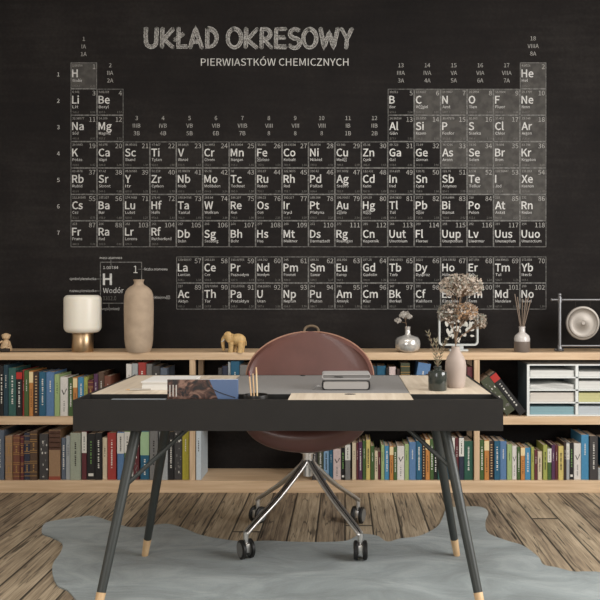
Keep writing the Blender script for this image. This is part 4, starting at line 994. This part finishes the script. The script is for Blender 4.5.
ext = bmesh.ops.extrude_face_region(bm, geom=bm.faces[:])
for e_ in ext['geom']:
    if isinstance(e_, bmesh.types.BMVert): e_.co.z += .0065
bmesh.ops.recalc_face_normals(bm, faces=bm.faces[:])
for v_ in bm.verts: v_.co.z += .0004
me = bpy.data.meshes.new('hide_rug'); bm.to_mesh(me); bm.free(); me.materials.append(M_HIDE)
o = bpy.data.objects.new('hide_rug', me); COL.objects.link(o); tag(o, 'grey blue cowhide shaped rug lying under the desk', 'rug')

# ------------------------------------------------------------------ office chair
CXX, CYY = -.172, 3.436
ch = empty('office_chair', (CXX, CYY, 0), 'chestnut leather shell chair on chrome four star base tucked under desk', 'office chair')
K = [(-.232,.484,.236,.05,.085), (-.256,.494,.244,.05,.09), (-.264,.524,.250,.045,.082), (-.247,.543,.258,.02,.070), (-.18,.548,.272,.0,.062), (-.06,.538,.285,0,.066), (.06,.532,.295,-.01,.066), (.14,.546,.303,-.035,.056),
     (.20,.598,.309,-.065,.03), (.235,.66,.311,-.060,.0), (.252,.735,.312,-.046,0)]
A_ = spline([k[:3] for k in K], 4); B_ = spline([(k[3], k[4], 0) for k in K], 4)
PR = [(a.x, a.y, a.z, c.x, c.y) for a, c in zip(A_, B_)]
for k in range(1, 15):
    a_ = math.radians(81)*k/14; PR.append((.252+.045*math.sin(a_), .735+.213*math.sin(a_), max(.03, .312*math.cos(a_)), -.046*math.cos(a_), 0))
NU = 24; vs, fs = [], []
for (y, z, w_, ry, rz_) in PR:
    for k in range(NU+1):
        u = -1+2*k/NU; rr = abs(u)**2.0
        vs.append((w_*math.sin(u*PI/2*.85)/math.sin(PI/2*.85), y+ry*rr, z+rz_*rr))
for i in range(len(PR)-1):
    for k in range(NU):
        a_ = i*(NU+1)+k; fs.append((a_, a_+1, a_+NU+2, a_+NU+1))
me = bpy.data.meshes.new('seat_shell'); me.from_pydata(vs, [], fs); me.materials.append(M_LEATHER)
bm = bmesh.new(); bm.from_mesh(me); bmesh.ops.recalc_face_normals(bm, faces=bm.faces[:]); bm.to_mesh(me); bm.free()
for p in me.polygons: p.use_smooth = True
so_ = bpy.data.objects.new('seat_shell', me); COL.objects.link(so_); so_.parent = ch
sm = so_.modifiers.new('thick', 'SOLIDIFY'); sm.thickness = .028; sm.offset = -1 if me.polygons[0].normal.z > 0 else 1
bv = so_.modifiers.new('bev', 'BEVEL'); bv.width = .009; bv.segments = 3; bv.limit_method = 'ANGLE'; bv.angle_limit = math.radians(50)
n1_ = NU+1; last = len(PR)-1
loop = [vs[k] for k in range(0, n1_)]+[vs[i*n1_+NU] for i in range(1, last+1)]+[vs[last*n1_+k] for k in range(NU-1, -1, -1)]+[vs[i*n1_] for i in range(last-1, 0, -1)]
cl = [Vector(p)+Vector((0, 0, 0)) for p in loop]+[Vector(loop[0])]
b = MB(); b.tube(cl, .0042, M_PIPING, 8, caps=False); b.build('piping', ch)
b = MB(); yy = .318
b.tube(spline([(-.036, yy-.012, .925), (-.030, yy+.012, .962), (0, yy+.016, .975), (.034, yy+.012, .962), (.040, yy-.012, .925)], 6), .0065, M_STRAP, 10); b.build('handle', ch)
b = MB(); b.tube([(0, 0, .30), (0, 0, .43)], .0235, M_CHROME, 24); b.tube([(0, 0, .405), (0, 0, .427)], .034, M_CHROME, 24); b.build('column', ch)
b = MB(); b.lathe([(.001, .418), (.07, .418), (.09, .43), (.085, .436), (.001, .436)], M_SLOT, 24); b.build('seat_plate', ch)
casters = [((-.4245-CXX), 3.186-CYY, .55), (.066-CXX, 3.170-CYY, PI/2*0), (-.434-CXX, 3.700-CYY, 2.5), (.0646-CXX, 3.69-CYY, -.35)]
for (x, y, ang) in casters:
    dr = Vector((x, y, 0)); L = dr.length; dn = dr/L; sd = Vector((-dn.y, dn.x, 0))
    b = MB(); cvs = spline([dn*.012+Vector((0, 0, .372)), dn*.05+Vector((0, 0, .335)), dn*(L*.5)+Vector((0, 0, .232)), dn*(L*.93)+Vector((0, 0, .133)), dn*L+Vector((0, 0, .112))], 6)
    for s_ in (-1, 1): b.tube([p+sd*s_*(.0095) for p in cvs], [.0105-.0035*i/len(cvs) for i in range(len(cvs))], M_CHROME, 12)
    b.tube([p+Vector((0, 0, .001)) for p in cvs], [.0080-.003*i/len(cvs) for i in range(len(cvs))], M_SLOT, 8)
    b.tube([dn*L+Vector((0, 0, .122)), dn*L+Vector((0, 0, .078))], .0115, M_CHROME, 14); b.build('base_leg', ch)
    cz0 = .0075 if CYY+y < 3.4 and True else .0007
    cr = .0405
    M = Matrix.Translation((x, y, cz0+cr)) @ Matrix.Rotation(ang, 4, 'Z')
    c_ = MB(); c_.tube([(0, 0, -.004), (0, 0, .045)], .009, M_CHROME, 12, M=M); c_.bbox(-.0095, .0095, -.022, .030, -.012, .026, M_CHROME, .004, M=M); co = c_.build('caster', ch)
    for s_ in (-1, 1):
        wv = MB(); R_ = Matrix.Rotation(PI/2, 4, 'Y')
        wv.lathe([(.001, -.008), (cr-.006, -.009), (cr, -.005), (cr, .005), (cr-.006, .009), (.001, .008)], M_RUBBER, 28, M=M @ Matrix.Translation((s_*.020, .0, 0)) @ R_)
        wv.lathe([(.001, -.0105), (cr-.010, -.0105), (cr-.009, .0105), (.001, .0105)], M_CASTERG, 24, M=M @ Matrix.Translation((s_*.020, 0, 0)) @ R_)
        wv.build('wheel', co)
